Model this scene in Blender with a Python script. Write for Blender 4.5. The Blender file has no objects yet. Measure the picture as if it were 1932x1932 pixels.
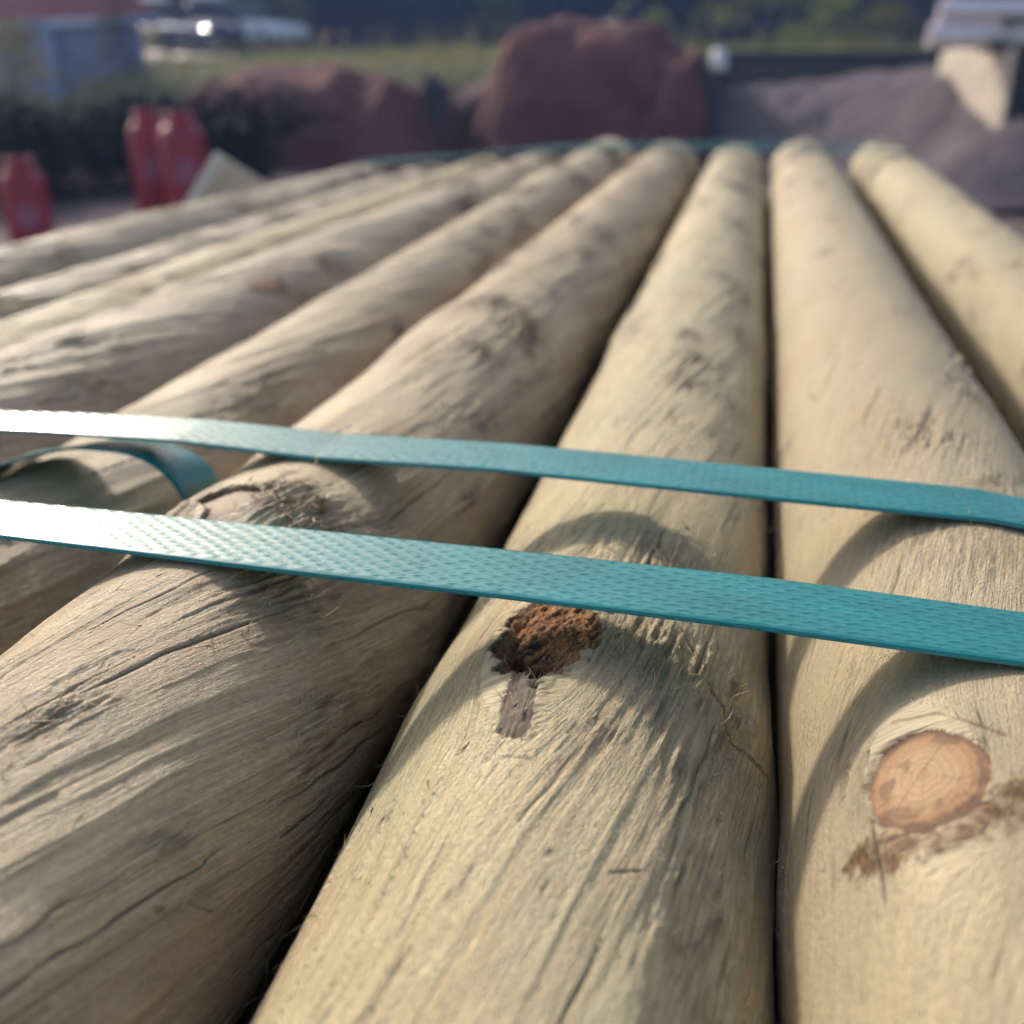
import bpy, math, random
import numpy as np
from mathutils import Vector, Matrix

random.seed(7)
rng = np.random.default_rng(7)
scene = bpy.context.scene
COL = scene.collection
R = math.radians

# ------------------------------------------------------------------ camera, light, exposure
H = 0.09                     # camera height above the top of the bundle
ZT = 1.06                    # top of the bundle above the ground
CAM = np.array([0.0, 0.0, ZT + H])
PITCH, YAW = R(23.9), R(12.75)
FPX, CPX = 1935.0, 966.0     # focal length / centre of the photograph measured on a 1932 px copy
Fv = np.array([-math.sin(YAW) * math.cos(PITCH), math.cos(YAW) * math.cos(PITCH), -math.sin(PITCH)])
Rv = np.array([math.cos(YAW), math.sin(YAW), 0.0])
Uv = np.cross(Rv, Fv)

cam_d = bpy.data.cameras.new('camera')
cam = bpy.data.objects.new('camera', cam_d)
COL.objects.link(cam)
m = Matrix(((Rv[0], Uv[0], -Fv[0], CAM[0]), (Rv[1], Uv[1], -Fv[1], CAM[1]), (Rv[2], Uv[2], -Fv[2], CAM[2]), (0, 0, 0, 1)))
cam.matrix_world = m
cam_d.sensor_width = 36.0
cam_d.lens = 36.0 * FPX / 1932.0
cam_d.clip_start = 0.005
cam_d.clip_end = 2000
cam_d.dof.use_dof = True
cam_d.dof.focus_distance = 0.178
cam_d.dof.aperture_fstop = 12.5
cam_d.dof.aperture_blades = 0
scene.camera = cam

SUN_EL, SUN_AZ = 28.0, -44.0      # azimuth from +Y, negative to the left
world = bpy.data.worlds.new("World")
scene.world = world
world.use_nodes = True
wn = world.node_tree
sky = wn.nodes.new('ShaderNodeTexSky')
sky.sky_type = 'NISHITA'
sky.sun_disc = False
sky.sun_elevation = R(SUN_EL)
sky.sun_rotation = R(SUN_AZ)
sky.dust_density = 3.0
sky.ozone_density = 0.6
bg = wn.nodes['Background']
bg.inputs['Strength'].default_value = 0.15
wn.links.new(sky.outputs[0], bg.inputs[0])

sun_d = bpy.data.lights.new('sun', 'SUN')
sun_d.energy = 2.5
sun_d.angle = R(4.2)
sun_d.color = (1.0, 0.93, 0.83)
sun = bpy.data.objects.new('sun', sun_d)
COL.objects.link(sun)
sdir = Vector((math.sin(R(SUN_AZ)) * math.cos(R(SUN_EL)), math.cos(R(SUN_AZ)) * math.cos(R(SUN_EL)), math.sin(R(SUN_EL))))
sun.rotation_euler = sdir.to_track_quat('Z', 'Y').to_euler()
sun.location = (0, 0, 30)

scene.view_settings.view_transform = 'Standard'
scene.view_settings.look = 'None'
scene.view_settings.exposure = 0.58
scene.view_settings.gamma = 1.0
scene.view_settings.use_curve_mapping = False
scene.cycles.use_denoising = True
scene.cycles.denoising_prefilter = 'FAST'
scene.cycles.max_bounces = 8


def pt(u, v, dist):
    """world point on the photograph's ray (1932 px copy) at a horizontal distance from the camera"""
    d = Fv + Rv * (u - CPX) / FPX - Uv * (v - CPX) / FPX
    return CAM + d * dist / math.hypot(d[0], d[1])


# ------------------------------------------------------------------ numpy noise
def _hash(ix, iy, seed):
    h = (ix.astype(np.int64) * 374761393 + iy.astype(np.int64) * 668265263 + seed * 1274126177) & 0xffffffff
    h = ((h ^ (h >> 13)) * 1274126177) & 0xffffffff
    h = ((h ^ (h >> 16)) * 2246822519) & 0xffffffff
    return ((h ^ (h >> 15)) & 0xffffff) / float(0xffffff)


def vn(x, y, seed=0):
    """value noise -1..1"""
    x0 = np.floor(x); y0 = np.floor(y)
    fx = x - x0; fy = y - y0
    fx = fx * fx * fx * (fx * (fx * 6 - 15) + 10)
    fy = fy * fy * fy * (fy * (fy * 6 - 15) + 10)
    a = _hash(x0, y0, seed); b = _hash(x0 + 1, y0, seed)
    c = _hash(x0, y0 + 1, seed); d = _hash(x0 + 1, y0 + 1, seed)
    return ((a + (b - a) * fx) * (1 - fy) + (c + (d - c) * fx) * fy) * 2 - 1


def fbm(x, y, seed=0, octv=4, gain=0.5):
    s = 0; a = 1.0; t = 0
    for o in range(octv):
        s = s + a * vn(x, y, seed + o * 17)
        t += a
        x, y = (x * 1.62 + y * 1.18 + 13.7), (-x * 1.18 + y * 1.62 + 7.3)
        a *= gain
    return s / t


def afbm(x, y, seed=0, octv=4, gain=0.5):
    """unrotated octaves: keeps the direction of a stretched pattern"""
    s = 0; a = 1.0; t = 0
    for o in range(octv):
        s = s + a * vn(x + o * 31.7, y + o * 17.3, seed + o * 17)
        t += a
        x, y = x * 2.0, y * 2.0
        a *= gain
    return s / t


def sstep(a, b, x):
    t = np.clip((x - a) / (b - a), 0, 1)
    return t * t * (3 - 2 * t)


# ------------------------------------------------------------------ mesh helpers
def mesh_np(name, verts, quads, mat, parent=None, attrs=None, smooth=True, tris=None):
    me = bpy.data.meshes.new(name)
    verts = np.asarray(verts, np.float32)
    nq = 0 if quads is None else len(quads)
    nt = 0 if tris is None else len(tris)
    me.vertices.add(len(verts))
    me.vertices.foreach_set('co', verts.ravel())
    li = []
    if nq: li.append(np.asarray(quads, np.int32).ravel())
    if nt: li.append(np.asarray(tris, np.int32).ravel())
    li = np.concatenate(li)
    me.loops.add(len(li))
    me.loops.foreach_set('vertex_index', li)
    me.polygons.add(nq + nt)
    st = np.concatenate([np.arange(nq, dtype=np.int32) * 4, nq * 4 + np.arange(nt, dtype=np.int32) * 3])
    me.polygons.foreach_set('loop_start', st)
    me.update(calc_edges=True)
    me.polygons.foreach_set('use_smooth', np.full(nq + nt, smooth, bool))
    if attrs:
        for k, (typ, arr) in attrs.items():
            a = me.attributes.new(k, typ, 'POINT')
            arr = np.asarray(arr, np.float32)
            a.data.foreach_set({'FLOAT_VECTOR': 'vector', 'FLOAT_COLOR': 'color', 'FLOAT': 'value'}[typ], arr.ravel())
    me.validate()
    o = bpy.data.objects.new(name, me)
    COL.objects.link(o)
    if mat is not None: me.materials.append(mat)
    if parent is not None: o.parent = parent
    return o


def tag(o, label=None, cat=None, group=None, kind=None):
    if label: o['label'] = label
    if cat: o['category'] = cat
    if group: o['group'] = group
    if kind: o['kind'] = kind
    return o


def empty(name, loc, label, cat, group=None, rz=0):
    o = bpy.data.objects.new(name, None)
    o.empty_display_size = 0.1
    COL.objects.link(o)
    o.location = loc
    o.rotation_euler = (0, 0, rz)
    return tag(o, label, cat, group)


class MB:
    """collects simple solids into one mesh"""
    def __init__(s): s.v = []; s.f = []

    def add(s, v, f):
        b = len(s.v)
        s.v += [tuple(map(float, p)) for p in v]
        s.f += [tuple(i + b for i in q) for q in f]

    def box(s, c, size, rz=0, bev=0.0, M=None):
        x, y, z = [k / 2 for k in size]
        b = min(bev, x * .45, y * .45, z * .45)
        if b <= 0:
            v = [(-x, -y, -z), (x, -y, -z), (x, y, -z), (-x, y, -z), (-x, -y, z), (x, -y, z), (x, y, z), (-x, y, z)]
            f = [(0, 3, 2, 1), (4, 5, 6, 7), (0, 1, 5, 4), (1, 2, 6, 5), (2, 3, 7, 6), (3, 0, 4, 7)]
        else:
            v = []; f = []
            def ring(zz, ins):
                i = len(v)
                v.extend([(-x + ins + b, -y + ins, zz), (x - ins - b, -y + ins, zz), (x - ins, -y + ins + b, zz), (x - ins, y - ins - b, zz),
                          (x - ins - b, y - ins, zz), (-x + ins + b, y - ins, zz), (-x + ins, y - ins - b, zz), (-x + ins, -y + ins + b, zz)])
                return i
            rs = [ring(-z, b), ring(-z + b, 0), ring(z - b, 0), ring(z, b)]
            for p, q in zip(rs, rs[1:]):
                for k in range(8): f.append((p + k, p + (k + 1) % 8, q + (k + 1) % 8, q + k))
            f.append(tuple(rs[0] + k for k in reversed(range(8))))
            f.append(tuple(rs[3] + k for k in range(8)))
        if M is None: M = Matrix.Rotation(rz, 3, 'Z')
        s.add([tuple(Vector(c) + M @ Vector(p)) for p in v], f)

    def tube(s, a, b, r0, r1=None, n=14, caps=True):
        r1 = r0 if r1 is None else r1
        a = Vector(a); b = Vector(b); d = (b - a).normalized()
        q = d.to_track_quat('Z', 'Y').to_matrix()
        v = []; f = []
        for P, r in ((a, r0), (b, r1)):
            for k in range(n):
                t = 2 * math.pi * k / n
                v.append(tuple(P + q @ Vector((r * math.cos(t), r * math.sin(t), 0))))
        for k in range(n): f.append((k, (k + 1) % n, n + (k + 1) % n, n + k))
        if caps: f += [tuple(reversed(range(n))), tuple(range(n, 2 * n))]
        s.add(v, f)

    def lathe(s, c, prof, n=28):
        v = []; f = []
        for (r, z) in prof:
            for k in range(n):
                t = 2 * math.pi * k / n
                v.append((c[0] + r * math.cos(t), c[1] + r * math.sin(t), c[2] + z))
        for i in range(len(prof) - 1):
            for k in range(n): f.append((i * n + k, i * n + (k + 1) % n, (i + 1) * n + (k + 1) % n, (i + 1) * n + k))
        s.add(v, f)

    def build(s, name, mat, parent=None, smooth=False):
        me = bpy.data.meshes.new(name)
        me.from_pydata(s.v, [], s.f)
        me.update()
        if smooth:
            for p in me.polygons: p.use_smooth = True
        o = bpy.data.objects.new(name, me)
        COL.objects.link(o)
        if mat: me.materials.append(mat)
        if parent: o.parent = parent
        return o


# ------------------------------------------------------------------ materials
class NT:
    def __init__(s, name):
        s.m = bpy.data.materials.new(name); s.m.use_nodes = True
        s.t = s.m.node_tree; s.n = s.t.nodes; s.l = s.t.links
        s.p = s.n['Principled BSDF']

    def node(s, typ, **kw):
        n = s.n.new(typ)
        for k, v in kw.items(): setattr(n, k, v)
        return n

    def set(s, sock, v):
        if hasattr(v, 'is_output'): s.l.new(v, sock)
        else: sock.default_value = v

    def noise(s, vec, scale=1.0, detail=3.0, rough=0.5, sc3=None):
        if sc3 is not None:
            mp = s.node('ShaderNodeMapping'); s.set(mp.inputs['Vector'], vec); mp.inputs['Scale'].default_value = sc3; vec = mp.outputs[0]
        n = s.node('ShaderNodeTexNoise'); s.set(n.inputs['Vector'], vec)
        n.inputs['Scale'].default_value = scale; n.inputs['Detail'].default_value = detail; n.inputs['Roughness'].default_value = rough
        return n.outputs['Fac']

    def ramp(s, f, stops):
        r = s.node('ShaderNodeValToRGB'); s.set(r.inputs[0], f)
        e = r.color_ramp.elements
        while len(e) < len(stops): e.new(0.5)
        for k, (p, c) in zip(e, stops):
            k.position = p; k.color = (c[0], c[1], c[2], 1) if hasattr(c, '__len__') else (c, c, c, 1)
        return r.outputs[0]

    def mix(s, f, a, b, typ='MIX'):
        n = s.node('ShaderNodeMix', data_type='RGBA', blend_type=typ)
        s.set(n.inputs[0], f)
        for sock, v in ((n.inputs[6], a), (n.inputs[7], b)):
            if isinstance(v, (tuple, list)): v = (v[0], v[1], v[2], 1)
            s.set(sock, v)
        return n.outputs[2]

    def math(s, op, a, b=0.0, c=0.0):
        n = s.node('ShaderNodeMath', operation=op)
        s.set(n.inputs[0], a); s.set(n.inputs[1], b); s.set(n.inputs[2], c)
        return n.outputs[0]

    def bump(s, h, strength, dist, prev=None):
        b = s.node('ShaderNodeBump'); s.set(b.inputs['Height'], h)
        b.inputs['Strength'].default_value = strength; b.inputs['Distance'].default_value = dist
        if prev is not None: s.l.new(prev, b.inputs['Normal'])
        return b.outputs[0]

    def attr(s, name):
        return s.node('ShaderNodeAttribute', attribute_name=name)


def plain(name, col, rough=0.6, metal=0.0, var=0.25, scale=6.0, bump=0.0, bdist=0.01, spec=0.5, dark=None):
    t = NT(name)
    tc = t.node('ShaderNodeTexCoord').outputs['Object']
    f = t.noise(tc, scale, 5, 0.6)
    a = tuple(c * (1 - var) for c in col) if dark is None else dark
    b = tuple(min(1, c * (1 + var)) for c in col)
    t.set(t.p.inputs['Base Color'], t.ramp(f, [(0.3, a), (0.7, b)]))
    t.p.inputs['Roughness'].default_value = rough
    t.p.inputs['Metallic'].default_value = metal
    t.p.inputs['Specular IOR Level'].default_value = spec
    if bump: t.l.new(t.bump(t.noise(tc, scale * 6, 5, 0.65), bump, bdist), t.p.inputs['Normal'])
    return t.m


def wood_mat(name, cream, green, pink, dark, stripe=0.5, rough=0.62, fibre=1.0):
    t = NT(name)
    g = t.attr('grain').outputs['Vector']
    mk = t.attr('marks')
    sep = t.node('ShaderNodeSeparateColor'); t.l.new(mk.outputs['Color'], sep.inputs[0])
    crack, stain, torn = sep.outputs[0], sep.outputs[1], sep.outputs[2]
    tint = mk.outputs['Alpha']
    big = t.noise(g, 1, 4, 0.55, (9, 55, 1))
    big2 = t.noise(g, 1, 3, 0.5, (16, 38, 3))
    strp = t.noise(g, 1, 4, 0.6, (14, 420, 1))
    fib = t.noise(g, 1, 3, 0.65, (55, 2600, 1))
    fib2 = t.noise(g, 1, 4, 0.6, (120, 900, 1))
    mid = t.noise(g, 1, 4, 0.62, (13, 1300, 1))
    line = t.noise(g, 1, 2, 0.5, (7, 1500, 4))
    pat = t.ramp(t.noise(g, 1, 4, .6, (26, 95, 2)), [(.42, .12), (.60, 1)])
    mot = t.noise(g, 1, 4, 0.65, (700, 1300, 1))
    col = t.mix(t.ramp(big, [(0.38, 0), (0.62, 1)]), cream, green)
    col = t.mix(t.ramp(big2, [(0.50, 0), (0.72, 0.85)]), col, pink)
    col = t.mix(t.math('MULTIPLY', tint, stripe), col, dark)
    col = t.mix(t.math('MULTIPLY', t.ramp(strp, [(0.52, 0), (0.75, 1)]), 0.28), col, dark)
    col = t.mix(1.0, col, t.ramp(fib, [(0.25, 1 - .34 * fibre), (0.7, 1.08)]), 'MULTIPLY')
    col = t.mix(1.0, col, t.ramp(fib2, [(0.3, 1 - .2 * fibre), (0.65, 1.05)]), 'MULTIPLY')
    col = t.mix(1.0, col, t.ramp(mot, [(0.3, 0.80), (0.68, 1.10)]), 'MULTIPLY')
    col = t.mix(t.math('MULTIPLY', pat, t.math('MULTIPLY', t.ramp(mid, [(0.36, 1), (0.50, 0)]), 0.36 * fibre)), col, dark)
    col = t.mix(t.math('MULTIPLY', pat, t.math('MULTIPLY', t.ramp(mid, [(0.58, 0), (0.72, 1)]), 0.4 * fibre)), col, tuple(min(.8, c * 1.18) for c in cream))
    col = t.mix(t.math('MULTIPLY', t.ramp(line, [(0.25, 1), (0.34, 0)]), 0.5 * fibre), col, tuple(c * .5 for c in dark))
    tv = t.mix(t.ramp(fib2, [(0.35, 0), (0.65, 1)]), (0.20, 0.13, 0.07), (0.56, 0.44, 0.25))
    col = t.mix(t.math('MULTIPLY', torn, 0.55), col, tv)
    st = t.mix(t.ramp(mot, [(0.35, 0), (0.65, 1)]), (0.034, 0.015, 0.004), (0.25, 0.125, 0.035))
    col = t.mix(stain, col, st)
    col = t.mix(crack, col, (0.035, 0.022, 0.014))
    t.set(t.p.inputs['Base Color'], col)
    t.set(t.p.inputs['Roughness'], t.ramp(big2, [(0.3, rough - .12), (0.7, rough + .1)]))
    t.p.inputs['Specular IOR Level'].default_value = 0.42
    hh = t.math('ADD', t.math('MULTIPLY', fib, 0.9), t.math('MULTIPLY', mot, 0.5))
    hh = t.math('ADD', hh, t.math('MULTIPLY', fib2, 0.7))
    hh = t.math('ADD', hh, t.math('MULTIPLY', t.math('MULTIPLY', mid, pat), 0.9 * fibre))
    hh = t.math('ADD', hh, t.math('MULTIPLY', t.ramp(line, [(0.25, 0), (0.36, 1)]), 0.35 * fibre))
    grit = t.noise(g, 1, 3, .7, (1500, 2400, 1))
    grit2 = t.noise(g, 1, 2, .6, (800, 1500, 1))
    hh = t.math('ADD', hh, t.math('MULTIPLY', grit, 0.75))
    hh = t.math('ADD', hh, t.math('MULTIPLY', grit2, 0.8))
    b1 = t.bump(hh, 1.0, 0.00055)
    t.l.new(b1, t.p.inputs['Normal'])
    return t.m


def knot_mat(name, core, rim, edge, rot=0.0):
    t = NT(name)
    k = t.attr('knot').outputs['Vector']
    g = t.attr('grain').outputs['Vector']
    ln = t.node('ShaderNodeVectorMath', operation='LENGTH'); t.l.new(k, ln.inputs[0])
    wob = t.noise(k, 2.2, 3, 0.6)
    rr = t.math('ADD', ln.outputs['Value'], t.math('MULTIPLY', t.math('SUBTRACT', wob, 0.5), 0.35))
    rings = t.math('SINE', t.math('MULTIPLY', t.math('POWER', rr, 0.8), 46.0))
    fine = t.noise(k, 26, 5, 0.7)
    col = t.ramp(rr, [(0.0, rim), (0.12, core), (0.5, core), (0.85, rim), (1.0, edge)])
    col = t.mix(t.math('MULTIPLY', t.math('ADD', rings, 1.0), 0.24 * (1 - rot)), col, rim)
    col = t.mix(1.0, col, t.ramp(fine, [(0.3, 0.62 - .3 * rot), (0.7, 1.12 + .3 * rot)]), 'MULTIPLY')
    mk = t.attr('marks'); sep = t.node('ShaderNodeSeparateColor'); t.l.new(mk.outputs['Color'], sep.inputs[0])
    col = t.mix(sep.outputs[0], col, (0.03, 0.014, 0.006))
    col = t.mix(sep.outputs[1], col, (0.10, 0.038, 0.012))
    t.set(t.p.inputs['Base Color'], col)
    t.p.inputs['Roughness'].default_value = 0.55 + .25 * rot
    hh = t.math('ADD', t.math('MULTIPLY', rings, 0.12 * (1 - rot)), t.math('MULTIPLY', fine, 0.8 + rot))
    t.l.new(t.bump(hh, 0.6, 0.0005), t.p.inputs['Normal'])
    return t.m


W = {
    'C': wood_mat('treated_wood_green_straw', (0.77, 0.61, 0.33), (0.66, 0.57, 0.31), (0.66, 0.48, 0.27), (0.36, 0.25, 0.13), 0.30, 0.50, 1.0),
    'D': wood_mat('treated_wood_warm_straw', (0.54, 0.425, 0.255), (0.48, 0.40, 0.24), (0.51, 0.365, 0.21), (0.40, 0.275, 0.145), 0.18, 0.6, 0.45),
    'B': wood_mat('peeled_wood_brown_bands', (0.82, 0.61, 0.34), (0.64, 0.50, 0.29), (0.62, 0.42, 0.24), (0.29, 0.18, 0.095), 0.75, 0.55, 1.1),
    'P6': wood_mat('peeled_wood_pale_tan', (0.78, 0.60, 0.35), (0.66, 0.53, 0.32), (0.60, 0.43, 0.28), (0.28, 0.18, 0.115), 0.55),
    'P5': wood_mat('peeled_wood_pinkish', (0.76, 0.59, 0.37), (0.66, 0.52, 0.34), (0.61, 0.45, 0.31), (0.30, 0.19, 0.135), 0.5),
    'P4': wood_mat('treated_wood_yellow', (0.68, 0.53, 0.28), (0.60, 0.49, 0.26), (0.60, 0.44, 0.25), (0.36, 0.26, 0.14), 0.35),
    'P3': wood_mat('peeled_wood_grey_tan', (0.74, 0.58, 0.38), (0.64, 0.52, 0.35), (0.60, 0.45, 0.31), (0.29, 0.20, 0.14), 0.5),
    'P1': wood_mat('peeled_wood_pale_grey', (0.75, 0.59, 0.39), (0.66, 0.55, 0.36), (0.64, 0.49, 0.33), (0.32, 0.23, 0.16), 0.45),
    'E': wood_mat('treated_wood_lemon_straw', (0.57, 0.46, 0.265), (0.50, 0.43, 0.255), (0.52, 0.41, 0.235), (0.36, 0.27, 0.145), 0.25, 0.6, 0.6),
}
KM = {
    'ring': knot_mat('orange_ringed_knot_wood', (0.50, 0.32, 0.155), (0.38, 0.195, 0.075), (0.11, 0.04, 0.014)),
    'rot': knot_mat('crumbled_brown_knot_wood', (0.40, 0.165, 0.058), (0.50, 0.24, 0.09), (0.24, 0.11, 0.05), 1.0),
    'tan': knot_mat('tan_knot_wood', (0.40, 0.27, 0.135), (0.30, 0.18, 0.085), (0.13, 0.065, 0.03)),
    'orange': knot_mat('small_orange_knot_wood', (0.42, 0.20, 0.075), (0.33, 0.15, 0.06), (0.10, 0.05, 0.025)),
    'bark': knot_mat('grey_brown_bark_scrap', (0.31, 0.225, 0.155), (0.26, 0.185, 0.125), (0.19, 0.13, 0.085), 1.0),
    'brown': knot_mat('small_brown_knot_wood', (0.22, 0.11, 0.06), (0.17, 0.085, 0.05), (0.09, 0.05, 0.035)),
}
FIB = plain('pale_wood_fibre', (0.52, 0.40, 0.23), 0.7, var=0.4, scale=400)
FIBD = plain('brown_wood_fibre', (0.30, 0.17, 0.075), 0.7, var=0.5, scale=400)


# ------------------------------------------------------------------ the poles
# cross-section in units of H: x, z of the axis (0 = plane of the straps), radius, length end
def pole_axis(name, y):
    x0, z0, r, ye, x1, z1, r1 = POLES[name][:7]
    t = np.clip((np.asarray(y) / H - 1.0) / 13.0, -0.4, 1.1)
    return (x0 + (x1 - x0) * t) * H, ZT + (z0 + (z1 - z0) * t) * H, (r + (r1 - r) * t) * H


POLES = {  #      x0      z0      r     yend   x(14)   z(14)   r(14)
    'P1': (-4.86, -0.467, 0.380, 12.9, -4.72, -0.60, 0.37),
    'P3': (-4.10, -0.565, 0.370, 13.3, -4.00, -0.60, 0.36),
    'P4': (-3.40, -0.514, 0.360, 13.4, -3.35, -0.50, 0.36),
    'P5': (-2.67, -0.400, 0.400, 13.4, -2.62, -0.46, 0.38),
    'P6': (-1.955, -0.505, 0.370, 14.6, -1.93, -0.37, 0.38),
    'B': (-1.1256, -0.400, 0.400, 14.6, -1.13, -0.41, 0.40),
    'C': (-0.2552, -0.5086, 0.4117, 14.9, -0.262, -0.44, 0.375),
    'D': (0.583, -0.4145, 0.419, 15.1, 0.60, -0.40, 0.405),
    'E': (1.577, -0.450, 0.345, 15.1, 1.62, -0.40, 0.39),
}
STRAP_Y = (1.84, 2.49)     # near straps, in H


def make_pole(key, label, seed, step, nphi, cov, knots=(), twist=0.2, steps=(0.35, 6.0, 0.5), fibre_amp=0.10, torn_spots=(), cracks=(60, 10),
              stains=(), bands=(), lump=0.8, whorls=(), nfib=0, bow=0.0, facet=0.5, wave=1.0, ntorn=44, brown=None, clen=(0.006, 0.034)):
    x0n, z0n, rn, ye = POLES[key][:4]
    ys = [-0.46]
    while ys[-1] < 0.03: ys.append(ys[-1] + 0.02)
    y = ys[-1]
    while y < ye * H - 0.004:
        d = math.sqrt(y * y + (x0n * H) ** 2 + (H * 0.8) ** 2)
        y += max(step * d, 0.00018)
        ys.append(y)
    ys = np.array(ys); ys[-1] = ye * H
    pc = math.atan2(-x0n, 1 - z0n)
    half = R(cov)
    dense = np.linspace(pc - half, pc + half, nphi)
    coarse = np.linspace(pc + half, pc - half + 2 * math.pi, 26)[1:-1]
    ph = np.concatenate([dense, coarse])
    npz, ny = len(ph), len(ys)
    S, PH = np.meshgrid(ys, ph, indexing='ij')
    phw = (PH - pc + math.pi) % (2 * math.pi) - math.pi + pc
    rbase = rn * H
    Wc = phw * rbase
    # ---- grain flow: spiral, wander, and flow round the knots
    tw = twist if callable(twist) else (lambda s: twist * s)
    G = Wc - tw(S) + wave * (0.0012 * fbm(S / 0.12, Wc / 0.035, seed + 1, 2) + 0.00022 * fbm(S / 0.03, Wc / 0.012, seed + 2, 2))
    hgt = np.zeros_like(S)
    torn = np.zeros_like(S); stain = np.zeros_like(S); crack = np.zeros_like(S)
    for kn in knots:
        if kn[4] == 'bark': continue
        ks, kp, rs, rw = kn[0] * H, R(kn[1]) * rbase, kn[2], kn[3]
        ds = (S - ks) / 1.7; dw = Wc - kp
        q = (ds / rs) ** 2 + (dw / rw) ** 2
        G -= dw * np.where(q > 1, 1 / np.maximum(q, 1e-6), 1.0) * 0.9
        q2 = ((S - ks) / (rs * 2.6)) ** 2 + (dw / (rw * 2.4)) ** 2
        hgt += kn[5] * np.exp(-q2)
    for (ws, amp, sig) in whorls:
        hgt += amp * np.exp(-((S - ws * H) / sig) ** 2)
    # ---- lumps, knife facets and lifted edges
    hgt += lump * 0.001 * (0.75 * fbm(S / 0.11, Wc / 0.03, seed + 3, 3) + 0.3 * fbm(S / 0.03, Wc / 0.015, seed + 4, 3))
    fac = np.abs(afbm(S / 0.055, G / 0.011, seed + 5, 2))
    hgt -= 0.00055 * lump * (1 - np.clip(fac * 2.2, 0, 1)) * 0.6
    amp, per, dens = steps
    q = G / (per * 0.001) + 0.8 * afbm(S / 0.11, G / 0.015, seed + 6, 2) + 0.10 * afbm(S / 0.010, G / 0.003, seed + 66, 2)
    fl = np.floor(q); fr = q - fl
    per_on = _hash(fl, np.floor(S / 0.09 + 0.6 * vn(S / 0.05, G / 0.01, seed + 7)), seed + 8)
    on = sstep(1 - dens - 0.15, 1 - dens + 0.15, per_on + 0.25 * vn(S / 0.03, G / 0.01, seed + 9))
    saw = np.where(fr < 0.88, (fr / 0.88) ** 1.6, (1 - fr) / 0.12)
    hgt += amp * 0.001 * saw * on
    tint = np.clip(0.62 * _hash(fl, fl * 0, seed + 10) + 0.5 * (0.5 + 0.5 * afbm(S / 0.05, G / 0.006, seed + 11, 3)) - 0.25, 0, 1)
    edge = np.exp(-((fr - 0.93) / 0.045) ** 2) * on
    tint = np.clip(tint * (1 - edge), 0, 1)
    # ---- fibres and rough patches
    rough = sstep(0.0, 0.5, fbm(S / 0.045, Wc / 0.02, seed + 12, 3) + 0.05)
    f1 = afbm(S / 0.016, G / 0.0009, seed + 13, 3, 0.6)
    hgt += fibre_amp * 0.001 * f1 * (0.35 + 1.2 * rough)
    hgt += 0.00005 * fibre_amp * 10 * (0.4 + rough) * (vn(S / 0.0011, Wc / 0.0007, seed + 80) + .7 * vn(S / 0.0024, Wc / 0.0013, seed + 81))
    pit = vn(S / 0.0042, G / 0.0008, seed + 14) + 0.55 * vn(S / 0.012, Wc / 0.006, seed + 15)
    pm = sstep(0.98, 1.2, pit + 0.30 * rough)
    pm = pm * sstep(0.1, 0.5, vn(S / 0.03, Wc / 0.015, seed + 16))
    hgt -= 0.0002 * pm; crack = np.maximum(crack, 0.30 * pm)
    # flat strips left by the peeling knife, each tilted its own way
    q3 = G / 0.0085 + 0.35 * afbm(S / 0.05, G / 0.02, seed + 17, 2); c3 = np.floor(q3); g3 = q3 - c3 - .5
    s3 = S / 0.075 + _hash(c3, c3 * 0, seed + 18) + 0.12 * vn(S / 0.012, G / 0.004, seed + 19); d3 = np.floor(s3); e3 = s3 - d3 - .5
    h1 = _hash(c3, d3, seed + 33) - .5; h2 = _hash(c3, d3, seed + 34) - .5; h3 = _hash(c3, d3, seed + 35)
    hgt += facet * 0.001 * (h1 * g3 * 1.8 + h2 * e3 * 0.9)
    tint = np.clip(tint + 0.35 * facet * (h3 - .5), 0, 1)
    rt = np.random.default_rng(seed + 300)
    extra = []
    for _ in range(ntorn):
        es = 0.10 + (ye * H - 0.16) * rt.random() ** 1.3
        sc = 1 + 2.0 * es
        extra.append((es / H, math.degrees(pc + rt.uniform(-.85, .85) * half), rt.uniform(.003, .010) * sc, rt.uniform(.0015, .005) * sc, rt.uniform(.0005, .0013) * sc))
    for (ts, tp, ls, lw, am) in list(torn_spots) + extra:
        i0, i1 = np.searchsorted(ys, [ts * H - 3 * ls, ts * H + 3 * ls])
        if i1 - i0 < 2: continue
        s_, g_, w_ = S[i0:i1], G[i0:i1], Wc[i0:i1]
        fs = min(3.0, 1 + 1.5 * ts * H)
        e = np.exp(-(((s_ - ts * H) / ls) ** 2 + ((w_ - R(tp) * rbase) / lw) ** 2))
        e = e * (0.5 + 0.8 * np.clip(0.5 + fbm(s_ / (0.006 * fs), g_ / (0.003 * fs), seed + 20, 3), 0, 1))
        torn[i0:i1] = np.maximum(torn[i0:i1], np.clip(e * 1.3, 0, 1))
        r1_ = afbm(s_ / (0.008 * fs), g_ / (0.0014 * fs), seed + 21, 3, 0.6)
        hgt[i0:i1] += e * am * (0.8 * np.abs(r1_) + 0.8 * afbm(s_ / (0.009 * fs), g_ / (0.0008 * fs), seed + 22, 3, .6) + .15 * fbm(s_ / (0.0015 * fs), w_ / (0.0015 * fs), seed + 23, 2) - 0.15)
        crack[i0:i1] = np.maximum(crack[i0:i1], min(.9, .55 + .4 * ts * H) * e * sstep(.20, .5, -r1_))
        if rt.random() < .35 and (ts, tp, ls, lw, am) in extra:
            stain[i0:i1] = np.maximum(stain[i0:i1], .55 * np.clip(e * 1.4, 0, 1) * sstep(-.05, .35, fbm(s_ / (.004 * fs), w_ / (.003 * fs), seed + 24, 3)))
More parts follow.
